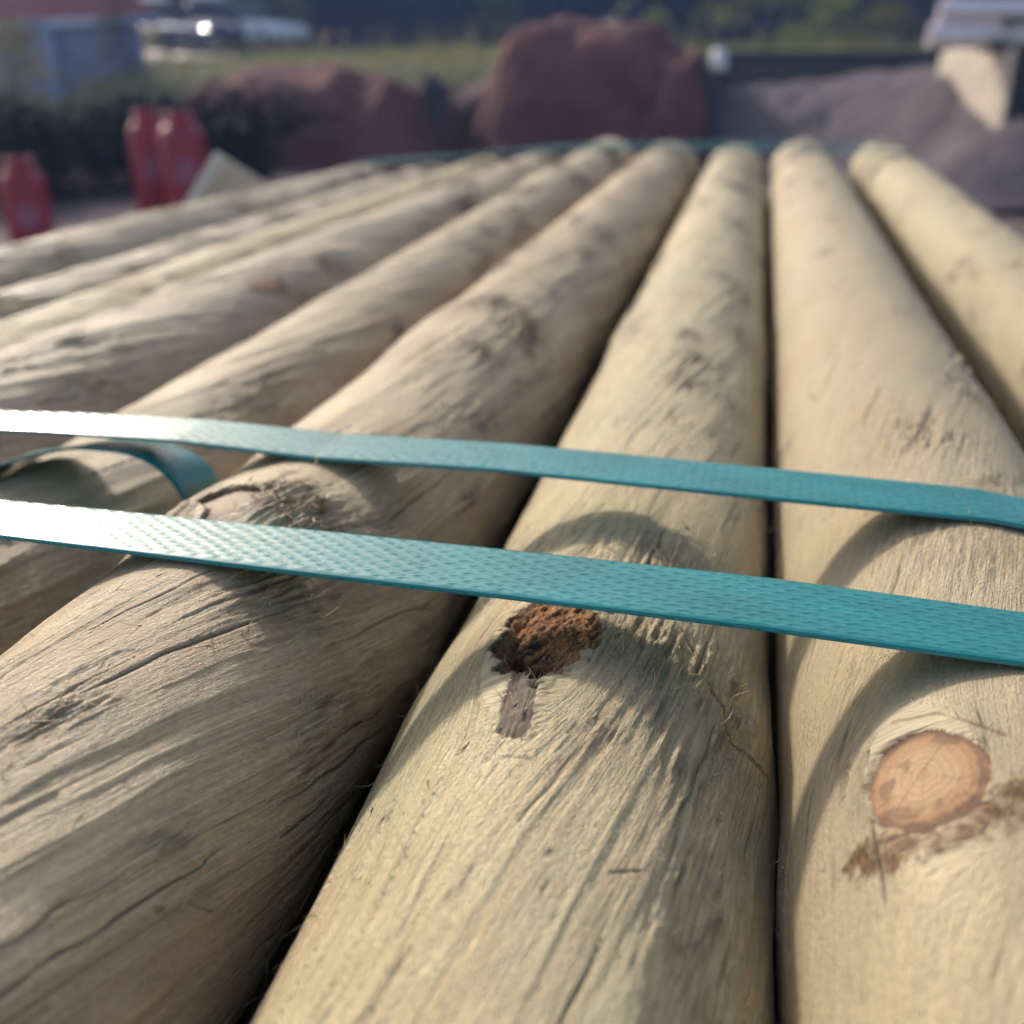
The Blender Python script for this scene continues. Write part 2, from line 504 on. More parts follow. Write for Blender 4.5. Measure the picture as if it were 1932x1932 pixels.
    # ---- drying checks: thin dark slits along the grain
    rg = np.random.default_rng(seed + 100)
    dmin, dmax = pc - half, pc + half
    def slit(cs, cg, ln, wd, dp, dk, cross=0.0):
        i0, i1 = np.searchsorted(ys, [cs - ln / 2, cs + ln / 2])
        if i1 - i0 < 2: return
        s_ = S[i0:i1]; g_ = G[i0:i1] - cross * (s_ - cs)
        u = (s_ - cs) / (ln / 2)
        w_ = wd * np.sqrt(np.clip(1 - u * u, 0, 1)) * (0.8 + 0.35 * vn(s_ / 0.004, s_ * 0, seed + int(cs * 1e4)))
        gg = g_ - cg + 0.0005 * vn(s_ / 0.006, s_ * 0, seed + 31 + int(cs * 1e4))
        a = np.exp(-(gg / np.maximum(w_, 1e-5)) ** 2) * (np.abs(u) < 1)
        crack[i0:i1] = np.maximum(crack[i0:i1], dk * a)
        hgt[i0:i1] -= dp * a
    nc, nx = cracks
    for _ in range(nc):
        cs = 0.05 + (ye * H - 0.1) * rg.random() ** 1.9
        i = np.searchsorted(ys, cs); j = rg.integers(0, nphi)
        if i >= ny: continue
        sc = 1 + cs * 1.2
        slit(cs, G[i, j], rg.uniform(*clen) * sc, rg.uniform(0.00020, 0.00036) * sc, rg.uniform(0.0002, 0.0006), rg.uniform(0.45, 1))
    for _ in range(nx):          # short nicks across the grain
        cs = 0.05 + (ye * H - 0.1) * rg.random() ** 1.9
        i = np.searchsorted(ys, cs); j = rg.integers(0, nphi)
        if i >= ny: continue
        sc = 1 + cs * 1.5
        slit(cs, G[i, j], rg.uniform(0.001, 0.0032) * sc, rg.uniform(0.0002, 0.0005) * sc, rg.uniform(0.0002, 0.0005), rg.uniform(0.25, .6), rg.uniform(-1.6, 1.6))
    # ---- brown streaks given as polylines (s/H, phi, half width)
    for pts, wd, st_amp in stains:
        best = np.full(S.shape, 9.0)
        for (a, b) in zip(pts, pts[1:]):
            A = np.array([a[0] * H, R(a[1]) * rbase]); B_ = np.array([b[0] * H, R(b[1]) * rbase])
            ab = B_ - A; L2 = ab @ ab
            t = np.clip(((S - A[0]) * ab[0] + (Wc - A[1]) * ab[1]) / L2, 0, 1)
            best = np.minimum(best, np.hypot(S - A[0] - t * ab[0], Wc - A[1] - t * ab[1]))
        wob = 1 + 0.75 * fbm(S / 0.003, Wc / 0.003, seed + 40, 3) + .5 * vn(S / .0012, Wc / .0007, seed + 43)
        e = sstep(1.15, 0.55, best / (wd * wob + 1e-6))
        e = e * np.clip(0.9 + 0.9 * fbm(S / 0.0022, Wc / 0.0018, seed + 41, 3, .6), 0, 1)
        stain = np.maximum(stain, np.clip(e * st_amp, 0, 1))
    for (bs, bl, bamp) in bands:  # whorl bands: darker ragged ring round the pole
        e = np.exp(-((S - bs * H - 0.008 * fbm(Wc / 0.012, S / 0.05, seed + 50, 3)) / bl) ** 2) * np.clip(0.5 + 1.2 * fbm(S / 0.008, G / 0.006, seed + 51, 3), 0, 1)
        torn = np.maximum(torn, e * bamp); hgt += 0.0006 * e * fbm(S / 0.003, G / 0.002, seed + 52, 3)
        tint = np.clip(tint + e * bamp, 0, 1)
    # ---- the knots themselves
    KL = np.zeros(S.shape + (3,)); KL[..., 0] = 9
    kid = np.full(S.shape, -1)
    for n, kn in enumerate(knots):
        ks, kp, rs, rw, kind = kn[0] * H, R(kn[1]) * rbase, kn[2], kn[3], kn[4]
        a = (S - ks) / rs; b = (Wc - kp) / rw
        rr = np.hypot(a, b) * (1 + ({'ring': .12, 'rot': .26}.get(kind, .3)) * vn(np.arctan2(b, a) * 1.3 + 9, a * 0, seed + 60 + n) + ({'ring': .06, 'rot': .28}.get(kind, .3)) * fbm(S / .003, Wc / .002, seed + 61, 3))
        if kind == 'bark': rr = (np.abs(a) ** 5 + np.abs(b + .25 * a) ** 5) ** .2 * (1 + .22 * fbm(S / .002, Wc / .0012, seed + 64, 3))
        ins = rr < 1.0
        KL[ins] = np.stack([a[ins] * 1, b[ins], 0 * a[ins]], -1)
        kid[ins] = n
        rimd = np.exp(-((rr - 1.0) / 0.10) ** 2)
        if kind == 'rot':
            c = sstep(1.05, 0.75, rr)
            ra, rb = (S - ks) * .80 + (Wc - kp) * .60, -(S - ks) * .60 + (Wc - kp) * .80
            cr = 0.45 * fbm(ra / 0.0040, rb / 0.0013, seed + 70, 4, .62) + 0.40 * np.abs(fbm(ra / 0.0026, rb / 0.0006, seed + 71, 3, .6)) + .12 * vn(S / .0006, Wc / .0006, seed + 74)
            low = sstep(0.45, -0.75, a * 0.8 + b * 0.65)       # deepest at the lower left, as in a broken-out knot
            hgt = hgt * (1 - c) + c * (0.0004 - 0.0030 * low * (0.5 + 1.0 * np.clip(fbm(S / .005, Wc / .004, seed + 75, 2) + .4, 0, 1)) + 0.0017 * cr)
            crack = np.maximum(crack, c * (sstep(-0.15, -0.42, cr - 0.28 * low) * 0.95))
            crack = np.maximum(crack * (1 - c), c * np.clip(sstep(0.10, -0.25, cr - 0.30 * low), 0, 1))
            stain = stain * (1 - c)
            crack = np.maximum(crack, rimd * low * 0.8)
        elif kind == 'bark':
            c = sstep(1.08, .92, rr)
            hgt += c * (-0.0003 + 0.00045 * afbm(S / .006, Wc / .0006, seed + 76, 3, .6))
            crack = np.maximum(crack * (1 - c), c * sstep(.35, .75, afbm(S / .003, Wc / .0005, seed + 77, 2)) * .8)
        else:
            c = sstep(1.1, 0.9, rr)
            hgt = hgt * (1 - c) + c * (kn[5] * np.exp(-(((S - ks) / (rs * 2.6)) ** 2 + ((Wc - kp) / (rw * 2.4)) ** 2)) + 0.0001 * fbm(S / 0.003, Wc / 0.003, seed + 72, 3))
            crack *= (1 - c)
            hgt -= 0.00014 * rimd
            stain = np.maximum(stain, rimd * np.clip(0.50 + fbm(S / 0.003, Wc / 0.003, seed + 73, 3) * 1.5, 0, 0.95))
            if kind == 'ring':   # a star of fine checks at the heart
                th = 0.75 + 0.1 * vn(S / .001, S * 0, seed)
                ln_ = np.abs((a - 0.12) * math.cos(2.3) + (b - 0.02) * math.sin(2.3) * 1.0)
                crack = np.maximum(crack, 0.5 * np.exp(-(ln_ / 0.018) ** 2) * (rr < 0.7))
                an = np.arctan2(b, a)
                for a0, l0, l1, k0 in ((0.4, .1, .45, .5), (1.9, .3, .95, .45), (3.3, .15, .6, .4), (4.4, .5, 1., .6), (5.5, .2, .8, .4), (2.7, .6, 1., .5), (-.3, .65, 1., .5)):
                    dd_ = np.abs((an - a0 + .12 * vn(rr * 6, rr * 0 + a0, seed) + math.pi) % (2 * math.pi) - math.pi) * rr
                    crack = np.maximum(crack, k0 * np.exp(-(dd_ / .013) ** 2) * (rr > l0) * (rr < l1))
                blot = sstep(.25, .6, fbm(S / .0035, Wc / .003, seed + 90, 3) + .55 * (rr - .6))
                stain = np.where(ins, np.maximum(stain, .6 * blot), stain)
    # ---- pressed flat where a strap bears on the crest
    if key in ('B', 'D', 'P5', 'E', 'P1'):
        for sy in STRAP_Y:
            e = np.exp(-((S - sy * H) / 0.014) ** 4)
            hgt = np.where(hgt > 0, hgt * (1 - 0.9 * e), hgt)
    hgt = np.where(S < 0.03, 0, hgt)
    # ---- positions
    ax, az, rad = pole_axis(key, S)
    ax = ax + bow * np.sin(np.clip(S, 0, 2) / (ye * H) * math.pi)
    # rounded-over sawn end
    e0 = np.clip((S - (ye * H - 0.006)) / 0.006, 0, 1)
    rad = rad + hgt - 0.004 * e0 ** 2
    X = ax + rad * np.sin(PH); Z = az + rad * np.cos(PH); Y = S
    V = np.stack([X, Y, Z], -1).reshape(-1, 3)
    I = np.arange(ny * npz).reshape(ny, npz)
    J = np.roll(I, -1, 1)
    Q = np.stack([I[:-1], I[1:], J[1:], J[:-1]], -1)
    kidf = kid[:-1]
    root = empty('wooden_pole', (POLES[key][0] * H, 0.4, ZT + (POLES[key][1] - POLES[key][2]) * H), label, 'wooden pole', 'round wooden poles in the top layer of the bundle')
    loc = np.array(root.location)
    Vl = V - loc
    att = {'grain': ('FLOAT_VECTOR', np.stack([S, G, S * 0 + seed], -1).reshape(-1, 3)),
           'marks': ('FLOAT_COLOR', np.clip(np.stack([crack, stain, torn, tint], -1), 0, 1).reshape(-1, 4))}
    mq = Q[kidf < 0].reshape(-1, 4)
    # end discs
    capc = []
    for row in (0, ny - 1):
        capc.append(V[I[row]].mean(0))
    Vc = np.concatenate([Vl, np.array(capc) - loc])
    c0, c1 = len(Vl), len(Vl) + 1
    t0 = np.stack([np.full(npz, c0), I[0], J[0]], -1); t1 = np.stack([np.full(npz, c1), J[-1], I[-1]], -1)
    att2 = {k: (ty, np.concatenate([a, a[:2]])) for k, (ty, a) in att.items()}
    body = mesh_np('shaft', Vc, mq, W[key], root, att2, tris=np.concatenate([t0, t1]))
    for n, kn in enumerate(knots):
        kq = Q[kidf == n].reshape(-1, 4)
        if len(kq) < 4: continue
        u, inv = np.unique(kq.ravel(), return_inverse=True)
        ka = {k: (ty, a[u]) for k, (ty, a) in att.items()}
        kk = KL.reshape(-1, 3)[u].copy()
        kk[kk[:, 0] > 5] = 0.999 * np.array([0.7, 0.7, 0])
        ka['knot'] = ('FLOAT_VECTOR', kk)
        ko = mesh_np('bark_strip' if kn[4] == 'bark' else 'knot', Vl[u], inv.reshape(-1, 4), KM[kn[4]], root, ka)
        if len(kn) > 6: ko['label'] = kn[6]
    # ---- loose fibres and splinters standing off the surface
    if nfib:
        def fibres(n, pick, mat, lr, wr, nm, lift=1.0):
            vs = []; tr = []
            for _ in range(n):
                cs, cp = pick(rg)
                i = min(np.searchsorted(ys, cs), ny - 1); j = int(np.clip(np.searchsorted(dense, cp), 0, nphi - 1))
                P = Vl[I[i, j]]
                nrm = np.array([math.sin(ph[j]), 0, math.cos(ph[j])]); tan = np.array([math.cos(ph[j]), 0, -math.sin(ph[j])]); lon = np.array([0, 1.0, 0])
                fs = 1 + 2.2 * cs; L = rg.uniform(*lr) * fs; wdt = rg.uniform(*wr) * fs
                d = lon * rg.choice([-1, 1]) * rg.uniform(.4, 1) + tan * rg.normal(0, .4) + nrm * rg.uniform(.0, .45) * lift
                d /= np.linalg.norm(d)
                side = np.cross(d, nrm + rg.normal(0, .35, 3)); side /= np.linalg.norm(side) + 1e-9
                curl = nrm * rg.uniform(-.15, .9) * lift + tan * rg.normal(0, .5)
                b = len(vs); ns = 4
                for k in range(ns + 1):
                    t = k / ns
                    c = P - nrm * 0.0002 + d * L * t + curl * L * t * t * 0.6
                    ww = wdt * (1 - 0.85 * t)
                    vs += [c - side * ww, c + side * ww, c + np.cross(side, d) * ww * 0.8]
                for k in range(ns):
                    a = b + k * 3
                    for e, f_ in ((0, 1), (1, 2), (2, 0)): tr.append((a + e, a + f_, a + 3 + f_, a + 3 + e))
            if vs:
                o = mesh_np(nm, np.array(vs), np.array(tr), mat, root, smooth=True)
                o['kind'] = 'stuff'
        lo, hi = ys.searchsorted(0.05), ys.searchsorted(0.55)
        def anyw(r):
            cs = 0.06 + (ye * H - .1) * r.random() ** 1.9
            return cs, r.uniform(pc - half * .9, pc + half * .9)
        def sil(r):
            cs = 0.06 + (ye * H - .1) * r.random() ** 2.2
            return cs, (pc + r.choice([-1, 1]) * R(r.uniform(62, 84)))
        spots = [(a[0] * H, R(a[1]), a[2] * .6, a[3] * .6 / rbase) for a in list(torn_spots) + extra[:10]]
        def near(r):
            q_ = spots[r.integers(0, len(spots))]
            return q_[0] + r.normal(0, q_[2]), q_[1] + r.normal(0, q_[3])
        def pick(r):
            u = r.random()
            if u < .30 or not spots: return anyw(r) if u < .18 else sil(r)
            return near(r) if u < .8 else sil(r)
        fibres(int(nfib * .6), pick, FIB, (0.0010, 0.0044), (0.00006, 0.00018), 'wood_fibres')
        fibres(int(nfib * .55), lambda r: near(r) if r.random() < .45 and spots else anyw(r), FIB, (0.0007, 0.0026), (0.00012, 0.00036), 'wood_chips', .25)
        if brown:
            fibres(brown[0], lambda r: (brown[1] * H + r.normal(0, brown[3]), R(brown[2]) + r.normal(0, brown[4] / rbase)), FIBD, (0.0007, 0.0022), (0.00012, 0.00034), 'bark_fibres', 0.7)
    return root


# the three poles nearest the lens carry the most detail
make_pole('C', 'greenish straw pole under both straps with a crumbled rust brown knot', 11, 0.0021, 350, 82,
          knots=[(1.79, -11.5, 0.0150, 0.0098, 'rot', 0.0012, 'crumbled rust brown knot'), (1.548, -11.4, 0.0086, 0.0026, 'bark', 0.0, 'grey brown bark strip below the knot')],
          twist=0.17, steps=(0.24, 4.2, 0.40), fibre_amp=0.10, facet=.55,
          torn_spots=[(1.78, 20, 0.016, 0.009, 0.0010), (1.55, -10, 0.010, 0.0035, 0.0012), (2.25, 2, 0.012, 0.014, 0.0008), (1.80, 45, 0.02, 0.008, 0.0012), (1.2, 40, 0.03, 0.010, 0.0006)],
          cracks=(95, 40), brown=(60, 1.80, -10, .006, .005), stains=[([(1.93, -24), (1.98, -14)], 0.0012, 0.6), ([(1.95, 25), (1.70, 48), (1.75, 66)], 0.0006, .8)],
          bands=[(2.30, 0.006, 0.35), (3.3, 0.012, .3), (5.2, 0.02, .3)], lump=1.0, whorls=((1.85, 0.0012, 0.022), (5.2, .0012, .04)), nfib=620)
make_pole('D', 'smooth pale straw pole with a round orange ringed knot and brown resin streak', 23, 0.0022, 330, 82,
          knots=[(1.437, -33.0, 0.0102, 0.0084, 'ring', 0.0016, 'round orange knot with growth rings')],
          twist=0.26, steps=(0.12, 7.5, 0.25), fibre_amp=0.05,
          torn_spots=[(2.25, -12, 0.016, 0.012, 0.0005), (3.0, -5, .02, .014, .0006), (1.62, -48, 0.02, 0.004, 0.0004)], cracks=(44, 40), facet=.18, ntorn=26,
          stains=[([(1.318, -48), (1.300, -41), (1.296, -34), (1.302, -27), (1.325, -19), (1.352, -10)], 0.0032, 1.0), ([(1.33, -22), (1.36, -9)], 0.0034, .9), ([(1.385, -42), (1.362, -36)], .0012, .6), ([(1.60, -37), (1.585, -27), (1.50, -15)], 0.0004, .7)],
          bands=[(11.2, 0.02, .5)], lump=0.65, whorls=((1.45, 0.0010, 0.02), (11.5, .002, .04)), nfib=150)


def twB(s):
    s = np.asarray(s) / H
    return H * np.where(s < 2.3, 0.34 * s, 0.34 * 2.3 + 0.12 * (s - 2.3))


make_pole('B', 'brown banded peeled pole with a shaggy torn knot between the two straps', 37, 0.0021, 350, 84,
          knots=[(2.085, -6, 0.0075, 0.0062, 'tan', 0.0016, 'tan oval knot')],
          twist=twB, wave=1.6, steps=(0.30, 5.6, 0.55), fibre_amp=0.10,
          torn_spots=[(2.13, 16, 0.010, 0.009, 0.0026), (1.86, 40, 0.014, 0.010, 0.0016), (2.05, 34, 0.010, 0.008, 0.0018), (2.6, 22, .012, .008, .0012), (4.42, 4, .016, .009, .0018), (4.27, 34, .022, .008, .0022), (3.74, 24, .012, .007, .0016), (1.65, 70, .02, .008, .0008)],
          cracks=(90, 20), facet=.6, brown=(70, 2.12, 14, .0045, .0050), clen=(.012, .055), stains=[([(2.10, 10), (2.16, 22)], 0.0016, .55), ([(4.38, -6), (4.45, 4), (4.40, 13)], .0026, .8), ([(4.50, 22), (4.34, 32), (4.16, 40), (4.0, 44)], .0034, .75), ([(3.80, 18), (3.74, 27)], .0026, .8)],
          bands=[(2.12, 0.008, .5), (4.3, .012, .35)], lump=1.0, whorls=((2.1, 0.0016, 0.02), (4.2, .0018, .03)), nfib=620)
make_pole(facet=.8, key='P6', label='tan peeled pole in front of the curled loose strap tail, left of the shaggy knot', seed=41, step=0.0032, nphi=150, cov=84, stains=[([(10.3, 44), (10.9, 50)], .008, .45), ([(6.2, 52), (6.5, 56)], .005, .5)], knots=[(4.72, 58, 0.010, 0.006, 'brown', .001), (10.5, 45, .02, .010, 'brown', .0015)],
          twist=0.2, steps=(0.55, 6.0, 0.6), fibre_amp=.12, torn_spots=[(3.4, 30, .03, .012, .0012), (2.0, -10, .02, .01, .0008)], cracks=(70, 30), bands=[(10.2, .02, .6), (6.5, .015, .4)], whorls=((10.3, .002, .04),), nfib=260)
make_pole(facet=.8, key='P5', label='pinkish grey pole with one small orange knot on its upper side', seed=53, step=0.0034, nphi=140, cov=84, stains=[([(8.3, 52), (8.9, 60)], .009, .45), ([(5.0, 46), (5.2, 56)], .006, .5)], knots=[(4.95, 33, 0.013, 0.0065, 'orange', .0012, 'small orange knot'), (8.6, 55, .022, .009, 'brown', .0012)],
          twist=0.22, steps=(0.6, 7.0, 0.6), fibre_amp=.12, torn_spots=[(3.4, 40, .03, .012, .001)], cracks=(70, 30), bands=[(8.6, .02, .5)], whorls=((8.6, .002, .04),), nfib=200)
make_pole(facet=.8, key='P4', label='yellowish low set pole half hidden between two higher neighbours', seed=67, step=0.0045, nphi=100, cov=84, lump=1.6, twist=0.2, steps=(0.4, 7.0, 0.5), cracks=(50, 30), bands=[(5.5, .02, .4)], nfib=90)
make_pole(facet=.8, key='P3', label='grey tan pole second from the red cylinder side with a dark far end', seed=71, step=0.0045, nphi=100, cov=84, lump=2.2, knots=[(11.6, 40, .02, .012, 'brown', .001)], twist=0.2, steps=(0.7, 7.0, 0.6), cracks=(50, 30), bands=[(9.5, .03, .5)], nfib=110)
make_pole(facet=.8, key='P1', label='outermost pale grey pole on the red cylinder side, its far end ragged', seed=83, step=0.0040, nphi=110, cov=84, lump=2.4, knots=[(12.0, 35, .02, .010, 'brown', .001)], twist=0.2, steps=(0.7, 7.0, 0.6), cracks=(50, 30), torn_spots=[(9.5, 0, .05, .012, .004), (8.2, -10, .03, .01, .003)], bands=[(9.2, .03, .4)], nfib=160)
make_pole('E', 'lemon straw pole beside open gravel on the outer edge, scattered dark nicks', 97, 0.0036, 130, 84, twist=0.25, steps=(0.25, 7.0, 0.35), fibre_amp=.06, cracks=(30, 140), facet=.3, lump=1.3, bands=[(6.2, .012, .3)], nfib=110)

# ------------------------------------------------------------------ lower layers, seen only as darkness in the gaps
order = ['P1', 'P3', 'P4', 'P5', 'P6', 'B', 'C', 'D', 'E']
row1 = [(POLES[k][0], POLES[k][1], POLES[k][2]) for k in order]


def nest(a, b, r):
    ra, rb = a[2] + r, b[2] + r
    dx, dz = b[0] - a[0], b[1] - a[1]
    d = math.hypot(dx, dz)
    t = (ra * ra - rb * rb + d * d) / (2 * d)
    hh = math.sqrt(max(ra * ra - t * t, 0.05))
    return (a[0] + dx * t / d + dz / d * hh, a[1] + dz * t / d - dx / d * hh, r)


row2 = [nest(a, b, 0.375) for a, b in zip(row1, row1[1:])]
row3 = [nest(a, b, 0.37) for a, b in zip(row2, row2[1:])]
low_mat = W['P3']
n = 28; yy = np.linspace(-0.46, 1.31, 40); pp = np.linspace(0, 2 * math.pi, n, endpoint=False)
S_, P_ = np.meshgrid(yy, pp, indexing='ij')
rr_ = 0.37 * H * (1 + 0.02 * fbm(S_ / .1, P_ * 2, 5, 3))
Vl_ = np.stack([rr_ * np.sin(P_), S_, rr_ * np.cos(P_)], -1).reshape(-1, 3)
I_ = np.arange(len(yy) * n).reshape(len(yy), n); J_ = np.roll(I_, -1, 1)
Q_ = np.stack([I_[:-1], I_[1:], J_[1:], J_[:-1]], -1).reshape(-1, 4)
Vl_ = np.concatenate([Vl_, [[0, -0.46, 0], [0, 1.31, 0]]])
tt_ = np.concatenate([np.stack([np.full(n, len(Vl_) - 2), I_[0], J_[0]], -1), np.stack([np.full(n, len(Vl_) - 1), J_[-1], I_[-1]], -1)])
ga = np.stack([S_, P_ * .033, S_ * 0], -1).reshape(-1, 3); ga = np.concatenate([ga, ga[:2]])
low0 = None
for (x, z, r) in row2 + row3:
    if low0 is None:
        o = low0 = mesh_np('wooden_pole', Vl_, Q_, low_mat, None, {'grain': ('FLOAT_VECTOR', ga), 'marks': ('FLOAT_COLOR', np.zeros((len(Vl_), 4)) + [0, 0, 0, .3])}, tris=tt_)
    else:
        o = low0.copy(); COL.objects.link(o)
    o.location = (x * H, 0, ZT + z * H)
    tag(o, 'round pole buried in the dark lower layers below the top row of poles', 'wooden pole', 'poles in the dark lower layers of the bundle')
zb = min(z - r for x, z, r in row3) * H + ZT

timber = plain('grey_bearer_timber', (0.26, 0.20, 0.14), 0.8, var=.3, scale=9, bump=.3, bdist=.004)
concrete = plain('yard_block_concrete', (0.40, 0.385, 0.35), 0.85, var=.25, scale=5, bump=.4, bdist=.006)
for yb, wh in ((0.02, 'near'), (0.98, 'far')):
    mb = MB(); mb.box((0, 0, 0), (0.62, 0.075, 0.07), bev=.004)
    o = mb.build('timber_bearer', timber); o.location = (-0.15, yb, zb - 0.036)
    tag(o, 'grey timber bearer under the %s end of the pole bundle' % wh, 'timber')
    mb = MB(); hb = zb - 0.072
    mb.box((0, 0, hb / 2), (0.75, 0.32, hb), bev=.02)
    o = mb.build('concrete_block', concrete); o.location = (-0.15, yb, 0)
    tag(o, 'concrete support block standing beneath the %s timber bearer' % wh, 'concrete block')


# ------------------------------------------------------------------ straps
def strap_mat():
    t = NT('teal_green_strap_plastic')
    uv = t.attr('strap').outputs['Vector']
    n1 = t.noise(uv, 1, 3, .6, (900, 2200, 1))
    sc = t.noise(uv, 1, 3, .7, (60, 900, 1))
    col = t.ramp(t.noise(uv, 1, 3, .5, (40, 120, 1)), [(0.3, (0.005, 0.165, 0.160)), (0.7, (0.009, 0.23, 0.222))])
    t.set(t.p.inputs['Base Color'], col)
    t.set(t.p.inputs['Roughness'], t.ramp(sc, [(0.3, .19), (0.75, .29)]))
    t.p.inputs['IOR'].default_value = 1.52
    t.p.inputs['Coat Weight'].default_value = 0.2
    t.p.inputs['Coat Roughness'].default_value = 0.16
    t.l.new(t.bump(n1, 0.25, 0.00008), t.p.inputs['Normal'])
    return t.m


SM = strap_mat()


def hull(pts):
    pts = sorted(set(pts))
    def half(ps):
        o = []
        for p in ps:
            while len(o) > 1 and (o[-1][0] - o[-2][0]) * (p[1] - o[-2][1]) - (o[-1][1] - o[-2][1]) * (p[0] - o[-2][0]) <= 0: o.pop()
            o.append(p)
        return o
    a = half(pts); b = half(pts[::-1])
    return a[:-1] + b[:-1]


def ribbon(name, C0, C1, N, width_rows, thick, label, cat='strap', group=None, us=None, emboss=0.00011, closed=False):
    """a strap of real thickness between two edge curves C0 (near) and C1 (far); N = outward normals"""
    n = len(C0); m_ = width_rows
    v = np.linspace(0, 1, m_)
    Wd = np.linalg.norm(C1 - C0, axis=1).mean()
    top = C0[:, None, :] * (1 - v)[None, :, None] + C1[:, None, :] * v[None, :, None]
    Uu = np.repeat(us[:, None], m_, 1); Vv = np.repeat((v * Wd)[None, :], n, 0)
    # embossed pattern: staggered rows of long shallow pads
    rows = 12.0
    rh = Wd / rows; pl = 0.0047
    uj = Uu + .0005 * vn(Uu / .006, Vv / .003, 9)
    vj = Vv / rh + .10 * vn(Uu / .004, Vv / .004, 10)
    vj = vj + .17 * np.sin(2 * math.pi * (uj / pl) + math.pi * np.floor(vj))
    j = np.floor(vj); fv = vj - j - .5
    fu = uj / pl + .5 * j; fu = fu - np.floor(fu) - .5
    on_ = 0.30 + 0.70 * (0.5 + 0.5 * np.cos(2 * math.pi * fu)) * (.6 + .4 * _hash(j, np.floor(uj / pl + .5 * j), 4))
    hh = 1 - on_ * np.exp(-((np.abs(fv) - .5) / .17) ** 2)
    hh = hh + 0.18 * fu * (1 - np.abs(fv) * 2)
    ed = np.clip(np.minimum(v, 1 - v) * Wd / 0.0011, 0, 1)[None, :]
    hh = hh * ed ** 2 + 0.2 * fbm(Uu / .01, Vv / .004, 3, 2)
    round_ = -(1 - np.clip(np.minimum(v, 1 - v) * Wd / 0.0004, 0, 1)) ** 2 * 0.00022
    top = top + N[:, None, :] * (thick + emboss * hh + round_[None, :])[..., None]
    bot = C0[:, None, :] * (1 - v)[None, :, None] + C1[:, None, :] * v[None, :, None]
    bot = bot[:, [0, -1], :]
    V = np.concatenate([top, bot], 1)             # n x (m+2): top 0..m-1, near bottom m, far bottom m+1
    K = m_ + 2
    I = np.arange(n * K).reshape(n, K)
    cols = list(range(m_)) + [m_ + 1, m_]
    Q = []
    for a, b in zip(cols, cols[1:] + cols[:1]):
        if closed:
            Q.append(np.stack([I[:, a], np.roll(I[:, a], -1), np.roll(I[:, b], -1), I[:, b]], -1))
        else:
            Q.append(np.stack([I[:-1, a], I[1:, a], I[1:, b], I[:-1, b]], -1))
    if not closed:
        ends = []
        for r_ in (0, n - 1):
            for c in range(m_ - 1):
                ends.append([I[r_, c], I[r_, c + 1], I[r_, m_ + 1] if c >= m_ // 2 else I[r_, m_], I[r_, m_ + 1] if c >= m_ // 2 else I[r_, m_]])
        # simple end closure
        Q = np.concatenate(Q)
        tri = []
        for r_ in (0, n - 1):
            for c in range(m_ - 1): tri.append([I[r_, c], I[r_, c + 1], I[r_, m_]])
            tri.append([I[r_, m_ - 1], I[r_, m_ + 1], I[r_, m_]])
        tri = np.array(tri)
    else:
        Q = np.concatenate(Q); tri = None
    uvw = np.zeros(V.shape); uvw[:, :m_, 0] = Uu; uvw[:, :m_, 1] = Vv; uvw[:, m_:, 0] = us[:, None]; uvw[:, m_ + 1, 1] = Wd
    o = mesh_np(name, V.reshape(-1, 3), Q, SM, None, {'strap': ('FLOAT_VECTOR', uvw.reshape(-1, 3))}, tris=tri)
    me = o.data
    try:
        me.set_sharp_from_angle(angle=R(50))
    except Exception:
        pass
    return tag(o, label, cat, group)


